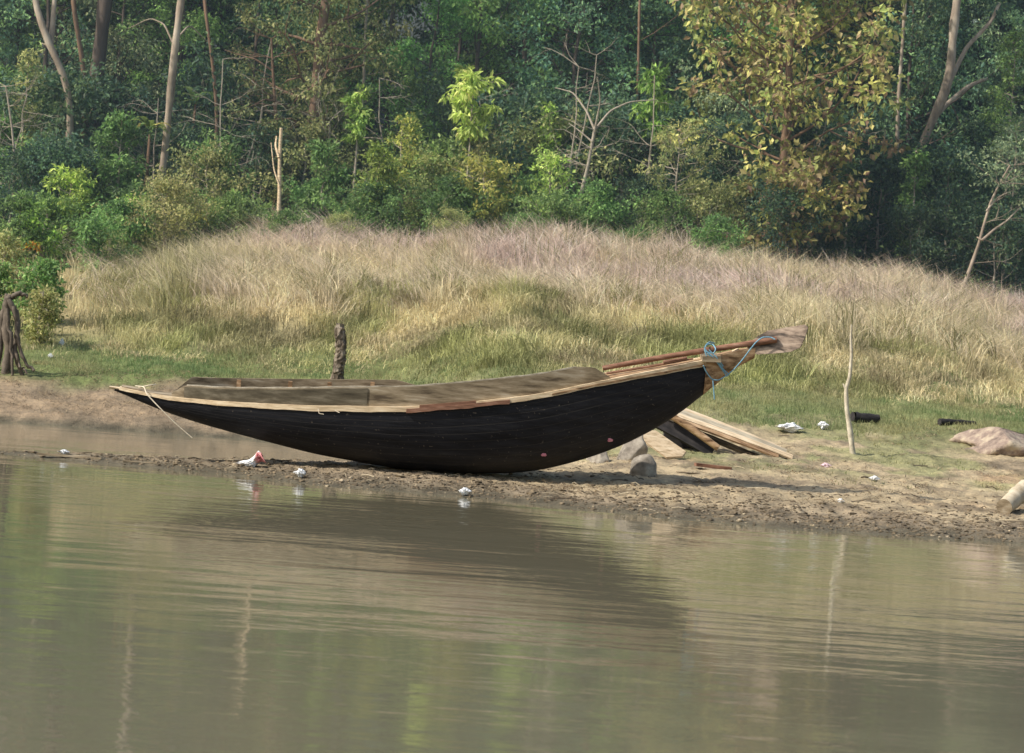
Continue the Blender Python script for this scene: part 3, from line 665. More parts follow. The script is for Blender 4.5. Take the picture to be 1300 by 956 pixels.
sapling(780, 165, 940, 305, 76.3, 'olive', 'large thin dull olive shrub right of the leafless grey tree', leaf=.10, per=64, name='shrub', cat='shrub', dens=1.2, droop=.1)
sapling(560, 170, 650, 245, 78, 'olive', 'dull olive shrub behind the wide yellow green bush', leaf=.11, per=60, name='shrub', cat='shrub', dens=1.2)
sapling(1130, 190, 1190, 330, 77.5, 'mid', 'mid green bush at the right of the brown leaved tree', leaf=.14, per=60, name='bush', cat='bush', dens=1.3)
sapling(1240, 40, 1330, 200, 79, 'mid', 'fine leaved green tree at the upper right edge', leaf=.13, per=60, name='fine_leaved_tree', cat='tree', dens=1.2)
sapling(1235, 150, 1330, 330, 78, 'grey', 'grey green feathery shrub behind the pale bent tree', leaf=.11, per=60, name='shrub', cat='shrub', dens=1.0)
sapling(30, 220, 145, 330, 75.2, 'bright', 'large bright green bush at the left under the forked tree', leaf=.15, per=60, name='bush', cat='bush', dens=1.5)
sapling(5, 265, 100, 395, 71.5, 'bright', 'bright green bush reaching down the bank over the dead stump', leaf=.14, per=56, name='bush', cat='bush', dens=1.3)
def bushpx(x0, y0, x1, y1, pal, label, **k):
    sapling(x0, y0, x1, y1, G((x0 + x1) / 2, y1 - 6).y, pal, label, name='bush', cat='bush', **k)
bushpx(8, 335, 92, 412, 'mid', 'low dark leafy bush hanging over the dead stump', leaf=.12, per=56, dens=2.0)
bushpx(70, 285, 178, 352, 'mid', 'spreading green bush at the upper left end of the dry grass', leaf=.13, per=56, dens=1.7)
bushpx(-40, 340, 30, 420, 'mid', 'dark green bush right behind the dead stump', leaf=.12, per=56, dens=2.2)
bushpx(20, 370, 80, 440, 'olive', 'small dull bush on the slope just right of the dead stump', leaf=.11, per=50, dens=2.0)
bushpx(-10, 250, 60, 345, 'mid', 'tall dense green bush beside the orange flowers', leaf=.13, per=60, dens=2.0)
bushpx(90, 240, 170, 318, 'mid', 'dense mid green bush behind the left end of the dry grass', leaf=.13, per=56, dens=1.8)
bushpx(-30, 300, 40, 385, 'olive', 'dull brownish bush at the left edge above the dead stump', leaf=.12, per=50, dens=1.6)
bushpx(120, 255, 215, 330, 'bright', 'loose bright green bush below the tall pale trunk', leaf=.13, per=50, dens=1.4)
bushpx(225, 262, 330, 318, 'yellow', 'low yellowish bush at the grass edge left of the broken sapling', leaf=.12, per=50, dens=1.4)
sapling(105, 150, 200, 250, 77.5, 'mid', 'leafy green bush left of the tall pale trunk', leaf=.15, per=60, name='bush', cat='bush', dens=1.5)
sapling(215, 180, 340, 300, 77.2, 'mid', 'leafy green bush between the tall pale trunk and the broken sapling', leaf=.14, per=60, name='bush', cat='bush', dens=1.2)
sapling(366, 185, 452, 290, 77, 'mid', 'dark leafy bush right of the broken sapling', leaf=.14, per=60, name='bush', cat='bush', dens=1.5)
sapling(1040, 200, 1110, 335, 76.8, 'dark', 'dark green bush under the brown leaved tree', leaf=.14, per=60, name='bush', cat='bush', dens=1.2)
sapling(0, 60, 60, 230, 79, 'olive', 'brownish olive shrub filling the upper left edge', leaf=.12, per=60, name='shrub', cat='shrub', dens=1.0)
BU = [mk_variant('bu%d' % k, *gen_tree(H, .04, .03, cw, nb, per, lf, pal, droop=dr, crad=cr, depth=2, kids=3), M_twig, M_leaf)
      for k, (H, cw, nb, per, lf, pal, dr, cr) in enumerate([(2.4, 1.7, 26, 34, .14, 'mid', .2, .4), (3.2, 1.9, 28, 34, .13, 'dark', .3, .42), (1.8, 1.4, 20, 34, .13, 'mid', .1, .32), (2.6, 1.7, 24, 34, .11, 'olive', .2, .38)])]
for (D, n_, sc, vs) in [(83, 17, 1.25, (0, 1, 1, 3)), (80, 14, 1.1, (0, 1, 3)), (77.6, 16, .8, (0, 2, 3, 1)), (75.2, 20, .7, (2, 3, 2, 0)), (73.6, 16, .45, (2, 3, 2, 0))]:
    for k in range(n_):
        xx = (-D * .19) + (D * .38) * (k + random.random()) / n_; y = D + random.uniform(-1, 1)
        v = random.choice(vs)
        if xx > 6.5: v = 1
        if xx * 76 / y > (7 if D > 75 else 3.2) and D < 76: continue
        place('understory_bush', BU[v], (xx, y, gz(xx, y) - .05), random.uniform(0, 6.28), sc * random.uniform(.8, 1.25),
              'leafy bush of the undergrowth below the forest trees', 'bush', 'undergrowth bushes at the forest edge')
# banana-like plants
for (px, py, D, lab) in [(190, 165, 78.5, 'small plant with long yellowing paddle leaves left of the pale trunk'), (248, 130, 81, 'broad leaved plant with long green fronds right of the pale trunk')]:
    c0 = P(px, py, D); g = gz(c0[0], D); e = empty('broad_leaved_plant', (c0[0], D, g), lab, 'plant')
    H = c0[2] - g; st = MB(); st.tube(wig((0, 0, -.1), (0, 0, H), 5, .02), [.06, .055, .05, .045, .03], 7); st.build('stem', M_bark_red, e)
    for k in range(9):
        a = k * 2.4; L = random.uniform(.6, 1.0); t = np.linspace(0, 1, 8); upk = random.uniform(.5, 1.2)
        mid = np.stack([np.cos(a) * t * L * .7, np.sin(a) * t * L * .7, H + upk * L * t - 1.1 * L * t ** 2 * .7], -1)
        wd = .11 * np.sin(np.pi * (t * .93 + .05)); sd = np.array([-math.sin(a), math.cos(a), 0])
        V = np.concatenate([mid - sd * wd[:, None], mid + [0, 0, -.02], mid + sd * wd[:, None]]); i = np.arange(7)
        q = np.concatenate([np.stack([i, i + 8, i + 9, i + 1], -1), np.stack([i + 8, i + 16, i + 17, i + 9], -1)])
        f = MB(); f.add(V, q, random.choice([(.36, .34, .10), (.22, .30, .08), (.16, .25, .07)] if px < 200 else [(.10, .2, .07), (.15, .24, .08)])); f.build('frond', M_leaf, e)

# leafless shrubs with fine pale twigs
for (px, py, D, s_, lab) in [(868, 300, 74.8, 1.6, 'bare twiggy shrub at the grass edge below the olive shrub'), (905, 290, 75.5, 1.5, 'second bare twiggy shrub, nearer the brown leaved tree'),
                             (815, 285, 75.6, 1.5, 'bare pale shrub just right of the leafless grey tree'), (415, 160, 80, 2.0, 'tangle of dead pale branches above the stout brown trunk'),
                             (125, 325, 71, .8, 'small dead twiggy shrub in the green bush at the left')]:
    p0 = P(px, py, D); g = gz(p0[0], D); zb = max(0, p0[2] - g - .3) if py < 200 else 0
    tb = MB()
    if zb > 0: tb.tube(wig((0, 0, -.1), (.1, 0, zb + .3), 6, .05), np.linspace(.05, .03, 6), 6)
    for k in range(6):
        a = random.uniform(0, 6.28); branch(tb, (0, 0, zb + .1 * k), (math.cos(a), math.sin(a) * .6, random.uniform(.3, 1.3)), s_ * random.uniform(.4, .7), .02, 2, [], .55, .08, 3, 4)
    o = tb.build('bare_shrub', M_twig); o.location = (p0[0], D, g); tag(o, lab, 'shrub')

vi = []
for k in range(17):
    px, py, D = random.uniform(10, 1290), random.uniform(60, 230), random.uniform(77.5, 81)
    p0 = P(px, py, D); g = gz(p0[0], D); H = p0[2] - g
    if H < .3: continue
    tb = MB(); S = wig((0, 0, -.1), (random.uniform(-.8, .8), 0, H + 1.0), 9, .10); tb.tube(S, np.linspace(.028, .012, 9), 5)
    for q in range(9):
        a = random.choice([0, math.pi]) + random.uniform(-.7, .7); branch(tb, S[random.randrange(3, 9)], (math.cos(a), math.sin(a) * .5, random.uniform(-.3, .6)), random.uniform(.5, 1.2), .012, 1, [], .6, -.05, 3, 3)
    o = tb.build('dead_sapling', M_twig); o.location = (p0[0], D, g); tag(o, 'thin dead sapling with grey twigs among the forest leaves', 'sapling', 'dead saplings in the forest edge')
# orange flowers beside the left bush
fp = P(38, 314, 71.0); fb = MB()
cluster_leaves(fb, np.array([fp + np.array([dx, 0, dz]) for dx, dz in [(-.25, 0), (0, .05), (.2, -.02), (.1, .08), (-.1, -.04)]]) - fp, [.12] * 5, 22, .09, 'yellow', droop=0)
fb.c[-1][:] = np.array([.80, .40, .05]) * rng.uniform(.7, 1.2, (len(fb.c[-1]), 1))
g = gz(fp[0], 71.0); fs = MB()
for dx in (-.2, 0, .2): fs.tube(wig((0, 0, g - fp[2] - .05), (dx, 0, 0), 5, .01), .008, 4)
e = empty('flowering_plant', (fp[0], 71.0, g), 'clump of orange flowers at the left edge of the bank', 'plant')
o = fs.build('stem', M_twig, e); o.location = (0, 0, fp[2] - g); o = fb.build('blossom', M_flower, e); o.location = (0, 0, fp[2] - g)

# leafy ground cover on the forest floor
n = 60000; yy = rng.uniform(73.5, 92, n); xx = rng.uniform(-.2, .2, n) * yy
kx = sstep(-.3, .2, fbm(xx * .5, yy * .5, 400)) * np.where(yy < 76, sstep(73.5, 76, yy), 1) > rng.random(n); xx = xx[kx]; yy = yy[kx]; n = len(xx)
C = np.stack([xx, yy, ground(xx, yy, False) + rng.gamma(2, .13, n)], -1); V, Fa = leaf_arrays(C, rng.uniform(.08, .17, n), .5, .55)
cg = np.array(PAL['mid'])[rng.integers(0, 3, n)] * rng.uniform(.7, 1.5, n)[:, None]
o = link('ground_cover', mesh_np('ground_cover', V, Fa, np.repeat(cg, 4, 0)), M_leaf); tag(o, 'low leafy ground cover on the forest floor', 'ground cover', kind='stuff')

# ------------------------------------------------------------------ dead stump with roots (left edge)
b = G(22, 474); D = b.y
tb = MB()
def pxl(pts, D, off=0): return np.array([P(a_, c_, D) for a_, c_ in pts]) + np.array([0, off, 0])
org = np.array([b.x, b.y, b.z])
for pts, r1, r2, off in [([(8, 478), (12, 440), (6, 410), (10, 380)], .13, .09, 0), ([(28, 476), (20, 440), (24, 405), (12, 380)], .06, .07, -.1), ([(44, 470), (32, 458), (24, 425), (20, 390)], .04, .06, -.15),
                         ([(-10, 476), (0, 440), (2, 400), (8, 375)], .09, .08, .1), ([(10, 380), (22, 372), (34, 376)], .09, .04, 0), ([(18, 476), (17, 450), (15, 420), (10, 390)], .04, .05, -.2), ([(36, 473), (28, 466), (22, 450)], .03, .03, -.2)]:
    q = pxl(pts, D, off); tt = np.linspace(0, len(q) - 1, 14); q = np.stack([np.interp(tt, np.arange(len(q)), q[:, i]) for i in range(3)], -1) + rng.normal(0, .015, (14, 3))
    tb.tube(q - org, .75 * np.linspace(r1, r2, 14) * rng.uniform(.8, 1.2, 14), 8)
o = tb.build('dead_stump', noisy('grey_root', [(.3, (.05, .042, .035)), (.7, (.20, .165, .13))], 6, bump=.8), None, True); o.location = org
tag(o, 'gnarled grey dead stump with arching roots at the left edge', 'stump')

# ------------------------------------------------------------------ posts
q = P(431, 484, 57.6); base = np.array([q[0], 57.6, gz(q[0], 57.6)])
top = P(433, 411, 57.6); tb = MB(); n_ = 34
S = np.stack([np.linspace(base[0], top[0], n_) + .02 * np.sin(np.arange(n_) * .35), np.full(n_, 57.6), np.linspace(base[2] - .2, top[2], n_)], -1)
tb.tube(S - base, (np.linspace(.125, .10, n_) + .012 * vn(np.arange(n_) * .45, 0, 3)) * np.where(np.arange(n_) > n_ - 3, .7, 1), 14); tb.v[0][:n_ * 14] += rng.normal(0, .011, (n_ * 14, 3))
tb.tube(np.array([[-.1, 0, -.1], [-.11, 0, .25], [-.13, .02, .42]]), [.09, .08, .02], 7)
o = tb.build('stump_post', noisy('rough_grey_bark', [(.38, (.035, .028, .022)), (.5, (.12, .095, .07)), (.66, (.34, .29, .23))], 9, (1, 1, .5), bump=.8)); o.location = base; tag(o, 'rough dark broken tree post standing behind the boat', 'post')
b = G(1084, 577); D = b.y; S = pxl([(1084, 579), (1079, 545), (1075, 520), (1074, 494), (1079, 478), (1081, 450), (1080, 430), (1081, 412)], D)
S[0][2] = b.z - .1; org = np.array(b); tb = MB(); tt = np.linspace(0, 7, 26); S = np.stack([np.interp(tt, np.arange(8), S[:, i]) for i in range(3)], -1)
tb.tube(S - org, np.linspace(.05, .016, 26) * rng.uniform(.88, 1.12, 26), 8); tb.tube(np.array([S[11], S[11] + [-.03, 0, .02], S[11] + [-.06, 0, .07]]) - org, [.03, .025, .01], 6)
o = tb.build('mooring_pole', noisy('pale_bark_pole', [(.3, (.28, .24, .17)), (.6, (.58, .53, .42)), (.8, (.7, .66, .56))], 8, bump=.4), None, True); o.location = org
tag(o, 'thin crooked pale pole stuck upright in the flat ground', 'pole')

# ------------------------------------------------------------------ the boat
BD = 42.3
BO = P(600, 597, BD)            # origin: keel contact
def prof(pts, shift=0):
    q = np.array([P(a_, c_, BD) for a_, c_ in pts]) - BO; return q[:, 0], q[:, 2] + shift
tx, tz = prof([(141, 488), (170, 494), (200, 501), (250, 507), (300, 511), (400, 516.5), (520, 517.5), (600, 511), (680, 502), (760, 485), (887, 462), (957, 445)])
bx_, bz = prof([(141, 489.5), (170, 503), (200, 516), (250, 533), (300, 547), (400, 573), (500, 591), (560, 596.5), (600, 598), (640, 598), (680, 595), (720, 586), (760, 574), (800, 558), (850, 531), (890, 500), (907, 485), (930, 466), (957, 447)])
wx_, wz = prof([(141, 0), (170, 0), (200, 0), (250, 0), (300, 0), (400, 0), (520, 0), (640, 0), (770, 0), (880, 0), (930, 0), (957, 0)]); ww = [.015, .10, .20, .36, .50, .68, .76, .74, .58, .27, .14, .09]
wx_ = np.array([(P(a_, 500, BD) - BO)[0] for a_ in (141, 170, 200, 250, 300, 400, 520, 640, 770, 880, 930, 957)])
HEEL = math.radians(4.5)
def smooth_interp(x, xp, fp):
    # monotone-ish smoothing: average of shifted linear interpolations
    xp = np.asarray(xp); fp = np.asarray(fp); s = .22
    return (np.interp(x - s, xp, fp) + 2 * np.interp(x, xp, fp) + np.interp(x + s, xp, fp)) / 4
def zt(x): return smooth_interp(x, tx, tz) + np.interp(x, wx_, ww) * math.sin(HEEL)
def zk(x): return smooth_interp(x, bx_, bz)
def hw(x): return smooth_interp(x, wx_, ww)
X0, X1 = tx[0] + .02, tx[-1] - .02
Xhull = (P(899, 470, BD) - BO)[0]
boat = empty('wooden_boat', BO + np.array([0, 0, -.03]), 'long narrow black tarred wooden boat beached on the muddy spit', 'boat')
boat.rotation_euler = (HEEL, 0, 0)
def loft(xs_, inset=0.0, lift=0.0, na=15, zoff=None):
    a = np.linspace(-np.pi / 2, np.pi / 2, 2 * na - 1); V = []; U = []
    for x in xs_:
        w_ = max(float(hw(x)) - inset, .006); top_ = float(zt(x)); k_ = float(zk(x)) + lift; k_ = min(k_, top_ - .004)
        ca = np.sin(a); cz_ = np.cos(a)      # ca: -1 near .. +1 far
        yy_ = np.sign(ca) * np.abs(ca) ** .82 * w_; zz_ = top_ - (top_ - k_) * np.abs(cz_) ** 1.02
        V.append(np.stack([np.full(len(a), x), yy_, zz_], -1)); U.append(np.abs(cz_))
    return np.array(V), np.array(U)
def add_loft(mb, V, U, flip=False):
    m, k_ = V.shape[:2]; i = np.arange(m - 1)[:, None] * k_; j = np.arange(k_ - 1)[None]
    q = np.stack([i + j, i + j + 1, i + k_ + j + 1, i + k_ + j], -1).reshape(-1, 4)
    if flip: q = q[:, ::-1]
    mb.add(V.reshape(-1, 3), q); mb.c[-1] = np.repeat(U.reshape(-1, 1), 3, 1)
xsb = np.linspace(X0 + .05, Xhull, 90)
h = MB(); V, U = loft(xsb); add_loft(h, V, U)
e_ = V[-1]; c_ = e_.mean(0); h.add(np.vstack([e_, c_]), [[i, i + 1, len(e_)] for i in range(len(e_) - 1)])
h.build('hull', M_tar, boat, True)
li = MB(); V, U = loft(np.linspace(X0 + .5, Xhull - .1, 60), .035, .05); V[:, :, 2] -= .004; add_loft(li, V, U, True); li.build('inner_lining', M_plankdk, boat, True)
# pale gunwale strips, one each side; slightly wavy, rebated over the hull edge
def strip(side, xa, xb, thick, height, zoff, outw, n=70, wav=.004):
    xs_ = np.linspace(xa, xb, n); V = []
    for x in xs_:
        w_ = float(hw(x)); z = float(zt(x)) + zoff; wv = wav * math.sin(x * 9) + wav * .6 * math.sin(x * 23 + 1)
        hh_ = height if not callable(height) else height(x)
        y0_ = side * (w_ + outw); y1_ = side * max(w_ + outw - thick, .004)
        V += [[x, y0_, z - .012 + wv], [x, y0_ + side * 0, z + hh_ + wv * .5], [x, y1_, z + hh_], [x, y1_, z - .012]]
    V = np.array(V); i = np.arange(n - 1)[:, None] * 4; q = np.concatenate([np.stack([i[:, 0] + a_, i[:, 0] + 4 + a_, i[:, 0] + 4 + (a_ + 1) % 4, i[:, 0] + (a_ + 1) % 4], -1) for a_ in range(4)])
    m_ = MB(); m_.add(V, q); m_.add(V[:4], [[0, 1, 2, 3]]); m_.add(V[-4:], [[3, 2, 1, 0]]); return m_
Xb = lambda px: float((P(px, 500, BD) - BO)[0])
for s_ in (-1, 1):
    strip(s_, X0 + .12, Xb(893), .10, lambda x: float(np.interp(x, [Xb(160), Xb(240), Xb(430), Xb(600), Xb(760), Xb(893)], [.03, .045, .07, .06, .06, .085])), .0, .018).build('gunwale', M_pale, boat)
# wash planks standing on the gunwale
wtx = [Xb(a_) for a_ in (221, 237, 300, 430, 530, 650, 730, 750, 771)]
wty = [.03, .165, .19, .275, .29, .29, .275, .22, .03]
for s_, mt in ((-1, M_plank), (1, M_plank)):
    hf = lambda x: float(np.interp(x, wtx, wty)) if s_ < 0 else float(np.interp(x, [Xb(221), Xb(240), Xb(400), Xb(500), Xb(548)], [.03, .24, .27, .26, .10]))
    _ = lambda x: float(np.interp(x, wtx, wty)) 
    strip(s_, Xb(221), Xb(771) if s_ < 0 else Xb(548), .035, hf, .055, -.035, n=90, wav=.0015).build('wash_plank', mt, boat)
# pale cap on the near plank, light catching its top put into the colour
hcap = lambda x: float(np.interp(x, wtx, wty))
m_ = strip(-1, Xb(240), Xb(728), .030, .014, 0, -.037, n=80, wav=0)
xv = m_.v[0][:, 0]; m_.v[0][:, 2] += .058 + np.interp(xv, wtx, wty); m_.v[0][:, 2] += .003 * np.sin(xv * 17)
m_.build('plank_edge', noisy('lit_edge', [(.35, (.20, .17, .12)), (.6, (.50, .45, .36))], 3, (1.5, 4, 4), bump=.2), boat)
# darker forward half of the near wash plank shows as a separate board lapped over it
strip(-1, Xb(237), Xb(470), .02, lambda x: float(np.interp(x, wtx, wty)) - .02, .06, -.022, n=50, wav=.002).build('lapped_board', noisy('grey_dark_plank', [(.3, (.045, .038, .026)), (.5, (.10, .085, .058)), (.7, (.20, .175, .13))], 2.5, (.7, 5, 5), bump=.25, detail=10, dist=.002), boat)
# reddish repair battens over the strip
strip(-1, Xb(520), Xb(648), .03, .045, -.01, .032, n=24, wav=.006).build('repair_batten', M_red, boat)
strip(-1, Xb(536), Xb(606), .03, .03, .045, .02, n=16, wav=.004).build('repair_batten', M_red, boat)
# ribs and cross beams
for px in (300, 365, 415, 470, 540, 610, 680, 735):
    x = Xb(px); w_ = float(hw(x)) - .05; rb = MB(); z = float(zt(x))
    rb.box((x, w_ - .085, z + .04), (.06, .05, .2 if px > 500 else .50)); rb.box((x, -w_ + .02, z + .0), (.05, .05, .16))
    rb.box((x, 0, z - .02), (.07, 2 * w_, .05)); rb.build('rib', M_brown, boat)
for px in (330, 390, 445, 505):
    x = Xb(px); z = float(zt(x)); w_ = float(hw(x)); th = MB(); th.box((x, 0, z + .012), (.42, 2 * w_ - .16, .022)); th.build('deck_board', M_plank, boat)
# bow and stern decks
def deck(xa, xb, zo, mat, nm='deck'):
    m_ = MB(); xs_ = np.linspace(xa, xb, 16); V = []
    for x in xs_: w_ = max(float(hw(x)) - .02, .01); z = float(zt(x)) + zo; V += [[x, -w_, z], [x, 0, z + .02], [x, w_, z], [x, w_, z - .03], [x, -w_, z - .03]]
    V = np.array(V); i = np.arange(15) * 5; q = np.concatenate([np.stack([i + a_, i + 5 + a_, i + 5 + (a_ + 1) % 5, i + (a_ + 1) % 5], -1) for a_ in range(5)]); m_.add(V, q); return m_.build(nm, mat, boat)
deck(X0 + .15, Xb(245), .045, M_plank); deck(Xb(760), Xb(893), .06, M_brown)
# bow nose
nb_ = MB(); V, U = loft(np.linspace(X0 - .03, X0 + .32, 8)); V = V.copy(); V[:, :, 1] *= 1.25; V[:, :, 2] += .014
for i_, s_ in enumerate(np.linspace(1, .12, 8)):
    V[i_, :, 2] = V[i_, :, 2] * s_ + (1 - s_) * (float(zt(np.linspace(X0 - .03, X0 + .32, 8)[i_])) + .02)
add_loft(nb_, V, U); q = V.reshape(-1, 3); m_, k_ = V.shape[:2]
nb_.add(q, [[i_ * k_, (i_ + 1) * k_, (i_ + 1) * k_ + k_ - 1, i_ * k_ + k_ - 1] for i_ in range(m_ - 1)]); nb_.build('bow_nose', M_pale, boat)
# stern block (bare wood) closing the hull
sb = MB(); xs_ = np.linspace(Xhull - .06, X1 + .02, 12); V, U = loft(xs_); V = V.copy(); V[:, :, 1] *= 1.10; V[:, :, 2] -= .004; V[:, 0, 2] += .10; V[:, -1, 2] += .10; V[:, 1, 2] += .06; V[:, -2, 2] += .06; add_loft(sb, V, U)
q = V.reshape(-1, 3); m_, k_ = V.shape[:2]
sb.add(q, [[i_ * k_, (i_ + 1) * k_, (i_ + 1) * k_ + k_ - 1, i_ * k_ + k_ - 1] for i_ in range(m_ - 1)])
for e_ in (V[0], V[-1]): sb.add(np.vstack([e_, e_.mean(0)]), [[i_, (i_ + 1) % len(e_), len(e_)] for i_ in range(len(e_))])
sb.build('stern_block', M_brown, boat)
def L_(px, py, dy=0): q = P(px, py, BD) - BO; return np.array([q[0], dy, q[2] + .03])
cbm = MB(); c1 = L_(901, 453); cbm.box(c1 + [0, -.02, 0], (.27, .62, .085), R=Matrix.Rotation(-.05, 3, 'Y')); cbm.build('cross_beam', M_plank, boat)
wdg = MB(); q0 = L_(912, 457, -.12); q1 = L_(936, 443, -.12); dv = q1 - q0
V = np.array([q0, q0 + [.03, 0, .06], q1 + [0, 0, .02], q1 - [0, 0, .02]]); V = np.vstack([V, V + [0, .2, 0]]); wdg.add(V, [[0, 1, 2, 3], [7, 6, 5, 4], [0, 4, 5, 1], [1, 5, 6, 2], [2, 6, 7, 3], [3, 7, 4, 0]]); wdg.build('wedge', M_pale, boat)
# old knots / smears on the hull
for px, py in ((690, 576), (773, 557)):
    q = P(px, py, BD) - BO; x = q[0]; a = np.linspace(-np.pi / 2, 0, 60)
    w_ = float(hw(x)); top_ = float(zt(x)); k_ = float(zk(x)); yy_ = -np.abs(np.sin(a)) ** .82 * w_; zz_ = top_ - (top_ - k_) * np.abs(np.cos(a)) ** 1.02
    pz = yy_ * math.sin(HEEL) + zz_ * math.cos(HEEL) - .03; j_ = int(np.argmin(abs(pz - q[2] + .02 * 0)))
    sm = MB(); ang = np.linspace(0, 6.283, 12, endpoint=False); rr_ = rng.uniform(.6, 1.1, 12)
    t_ = np.array([0, yy_[min(j_ + 2, 59)] - yy_[j_ - 2], zz_[min(j_ + 2, 59)] - zz_[j_ - 2]]); t_ /= np.linalg.norm(t_); nn_ = np.array([0, -abs(t_[2]), -abs(t_[1])]); nn_ /= np.linalg.norm(nn_)
    c0 = np.array([x, yy_[j_], zz_[j_]]); ring = c0 + np.cos(ang)[:, None] * rr_[:, None] * np.array([.055, 0, 0]) + np.sin(ang)[:, None] * rr_[:, None] * t_ * .035 + nn_ * .006
    sm.add(np.vstack([ring, c0 + nn_ * .016]), [[i_, (i_ + 1) % 12, 12] for i_ in range(12)]); sm.build('pink_smear', M_paintpink, boat)
# chips along the lower edge of the strip
strip(-1, Xb(700), Xb(890), .02, .014, .015, .024, n=30, wav=.004).build('edge_batten', M_brown, boat)

# ------------------------------------------------------------------ paddle
tb = MB(); S = np.array([P(765, 467.5, BD - .30), P(850, 452, BD - .30), P(933, 439, BD - .28), P(986, 431, BD - .25)]); org = S[0].copy()
tt = np.linspace(0, 3, 14); S = np.stack([np.interp(tt, np.arange(4), S[:, i]) for i in range(3)], -1)
pad = empty('paddle', org, 'long wooden paddle lying along the stern with its broad blade sticking out', 'paddle')
tb.tube(S - org, np.linspace(.036, .046, 14) * rng.uniform(.94, 1.06, 14), 9); tb.build('shaft', M_red, pad, True)
oc = [(948, 441), (953, 434), (962, 427), (974, 420), (1000, 415.5), (1021, 412), (1026, 415), (1022, 428), (1016, 441), (1004, 446.5), (980, 449), (961, 450)]
Fv = np.array([P(a_, c_, BD - .21 + (c_ - 430) * -.0035) for a_, c_ in oc]) - org; Bv = Fv + np.array([.012, .045, 0]); nn_ = len(oc)
bl = MB(); cF = Fv.mean(0) + [0, -.006, 0]; cB = Bv.mean(0)
bl.add(np.vstack([Fv, cF]), [[i_, (i_ + 1) % nn_, nn_] for i_ in range(nn_)]); bl.add(np.vstack([Bv, cB]), [[(i_ + 1) % nn_, i_, nn_] for i_ in range(nn_)])
bl.build('blade', M_blade, pad)
be = MB(); be.add(np.vstack([Fv, Bv]), [[i_, (i_ + 1) % nn_, nn_ + (i_ + 1) % nn_, nn_ + i_] for i_ in range(nn_)]); be.build('blade_edge', M_plankdk, pad)
# a thin stick resting beside the paddle shaft
tb = MB(); S = np.array([P(770, 474, BD - .54), P(820, 466, BD - .5), P(880, 455.5, BD - .46)]); tb.tube(S - S[0], [.018, .02, .014], 7); tb.tube(np.array([P(842, 460, BD - .54), P(872, 454, BD - .50)]) - S[0], [.026, .02], 7)
o = tb.build('stick', M_red); o.location = S[0]; tag(o, 'thin reddish stick lying on the gunwale beside the paddle shaft', 'stick')

# ropes
def rope(name, paths, mat, label, r=.011, D=BD - .14):
    tb = MB(); org = None
    for pts in paths:
        q = np.array([P(a_, c_, D + (rest[0] if rest else 0)) for a_, c_, *rest in pts])
        if org is None: org = q[0].copy()
        t_ = np.linspace(0, len(q) - 1, len(q) * 6)
        q = np.stack([np.interp(t_, np.arange(len(q)), q[:, i]) for i in range(3)], -1)
        for _ in range(3): q[1:-1] = (q[:-2] + q[1:-1] * 2 + q[2:]) / 4
        tb.tube(q - org, r, 6)
    o = tb.build(name, mat, None, True); o.location = org; return tag(o, label, 'rope')
Z = -.34
rope('rope', [[(897, 452, Z), (894, 443, Z), (897, 437, -.2), (905, 437, -.1), (909, 443, Z), (906, 449, Z), (898, 447, Z), (894, 441, Z)],
              [(895, 445, Z), (905, 453, Z), (912, 460, -.3), (919, 470, -.24), (926, 476, -.2), (921, 477, -.2)],
              [(898, 449, Z), (909, 458, -.32), (916, 468, -.26), (923, 478, -.2)],
              [(900, 444, Z), (911, 455, Z), (918, 465, -.26)],
              [(893, 464, -.34), (897, 473, -.3), (904, 482, -.25), (912, 483, -.2), (922, 477, -.2), (932, 469, -.18), (944, 455, -.2), (952, 444, -.24), (960, 434, -.22), (968, 428, -.2), (978, 428, -.18), (984, 431, -.2)],
              [(905, 483, -.25), (906, 494, -.25), (907, 507, -.25)], [(897, 437, -.2), (901, 434, 0), (907, 436, .1)]], M_rope_b, 'blue rope looped round the stern and the paddle', .0095)
rope('rope', [[(172, 490, -.05), (183, 491, -.12), (186, 500, -.25), (200, 515, -.3), (222, 537, -.3), (244, 556, -.28)], [(176, 492, 0), (190, 489, -.05), (198, 488, .05)]], M_rope_w, 'thin pale rope hanging from the bow of the boat', .009)
rope('rope', [[(404, 519, -.78), (405, 525, -.8), (411, 526, -.8)], [(425, 521, -.78), (431, 524, -.8)]], M_rope_w, 'short frayed cord end hanging under the pale strip', .006)

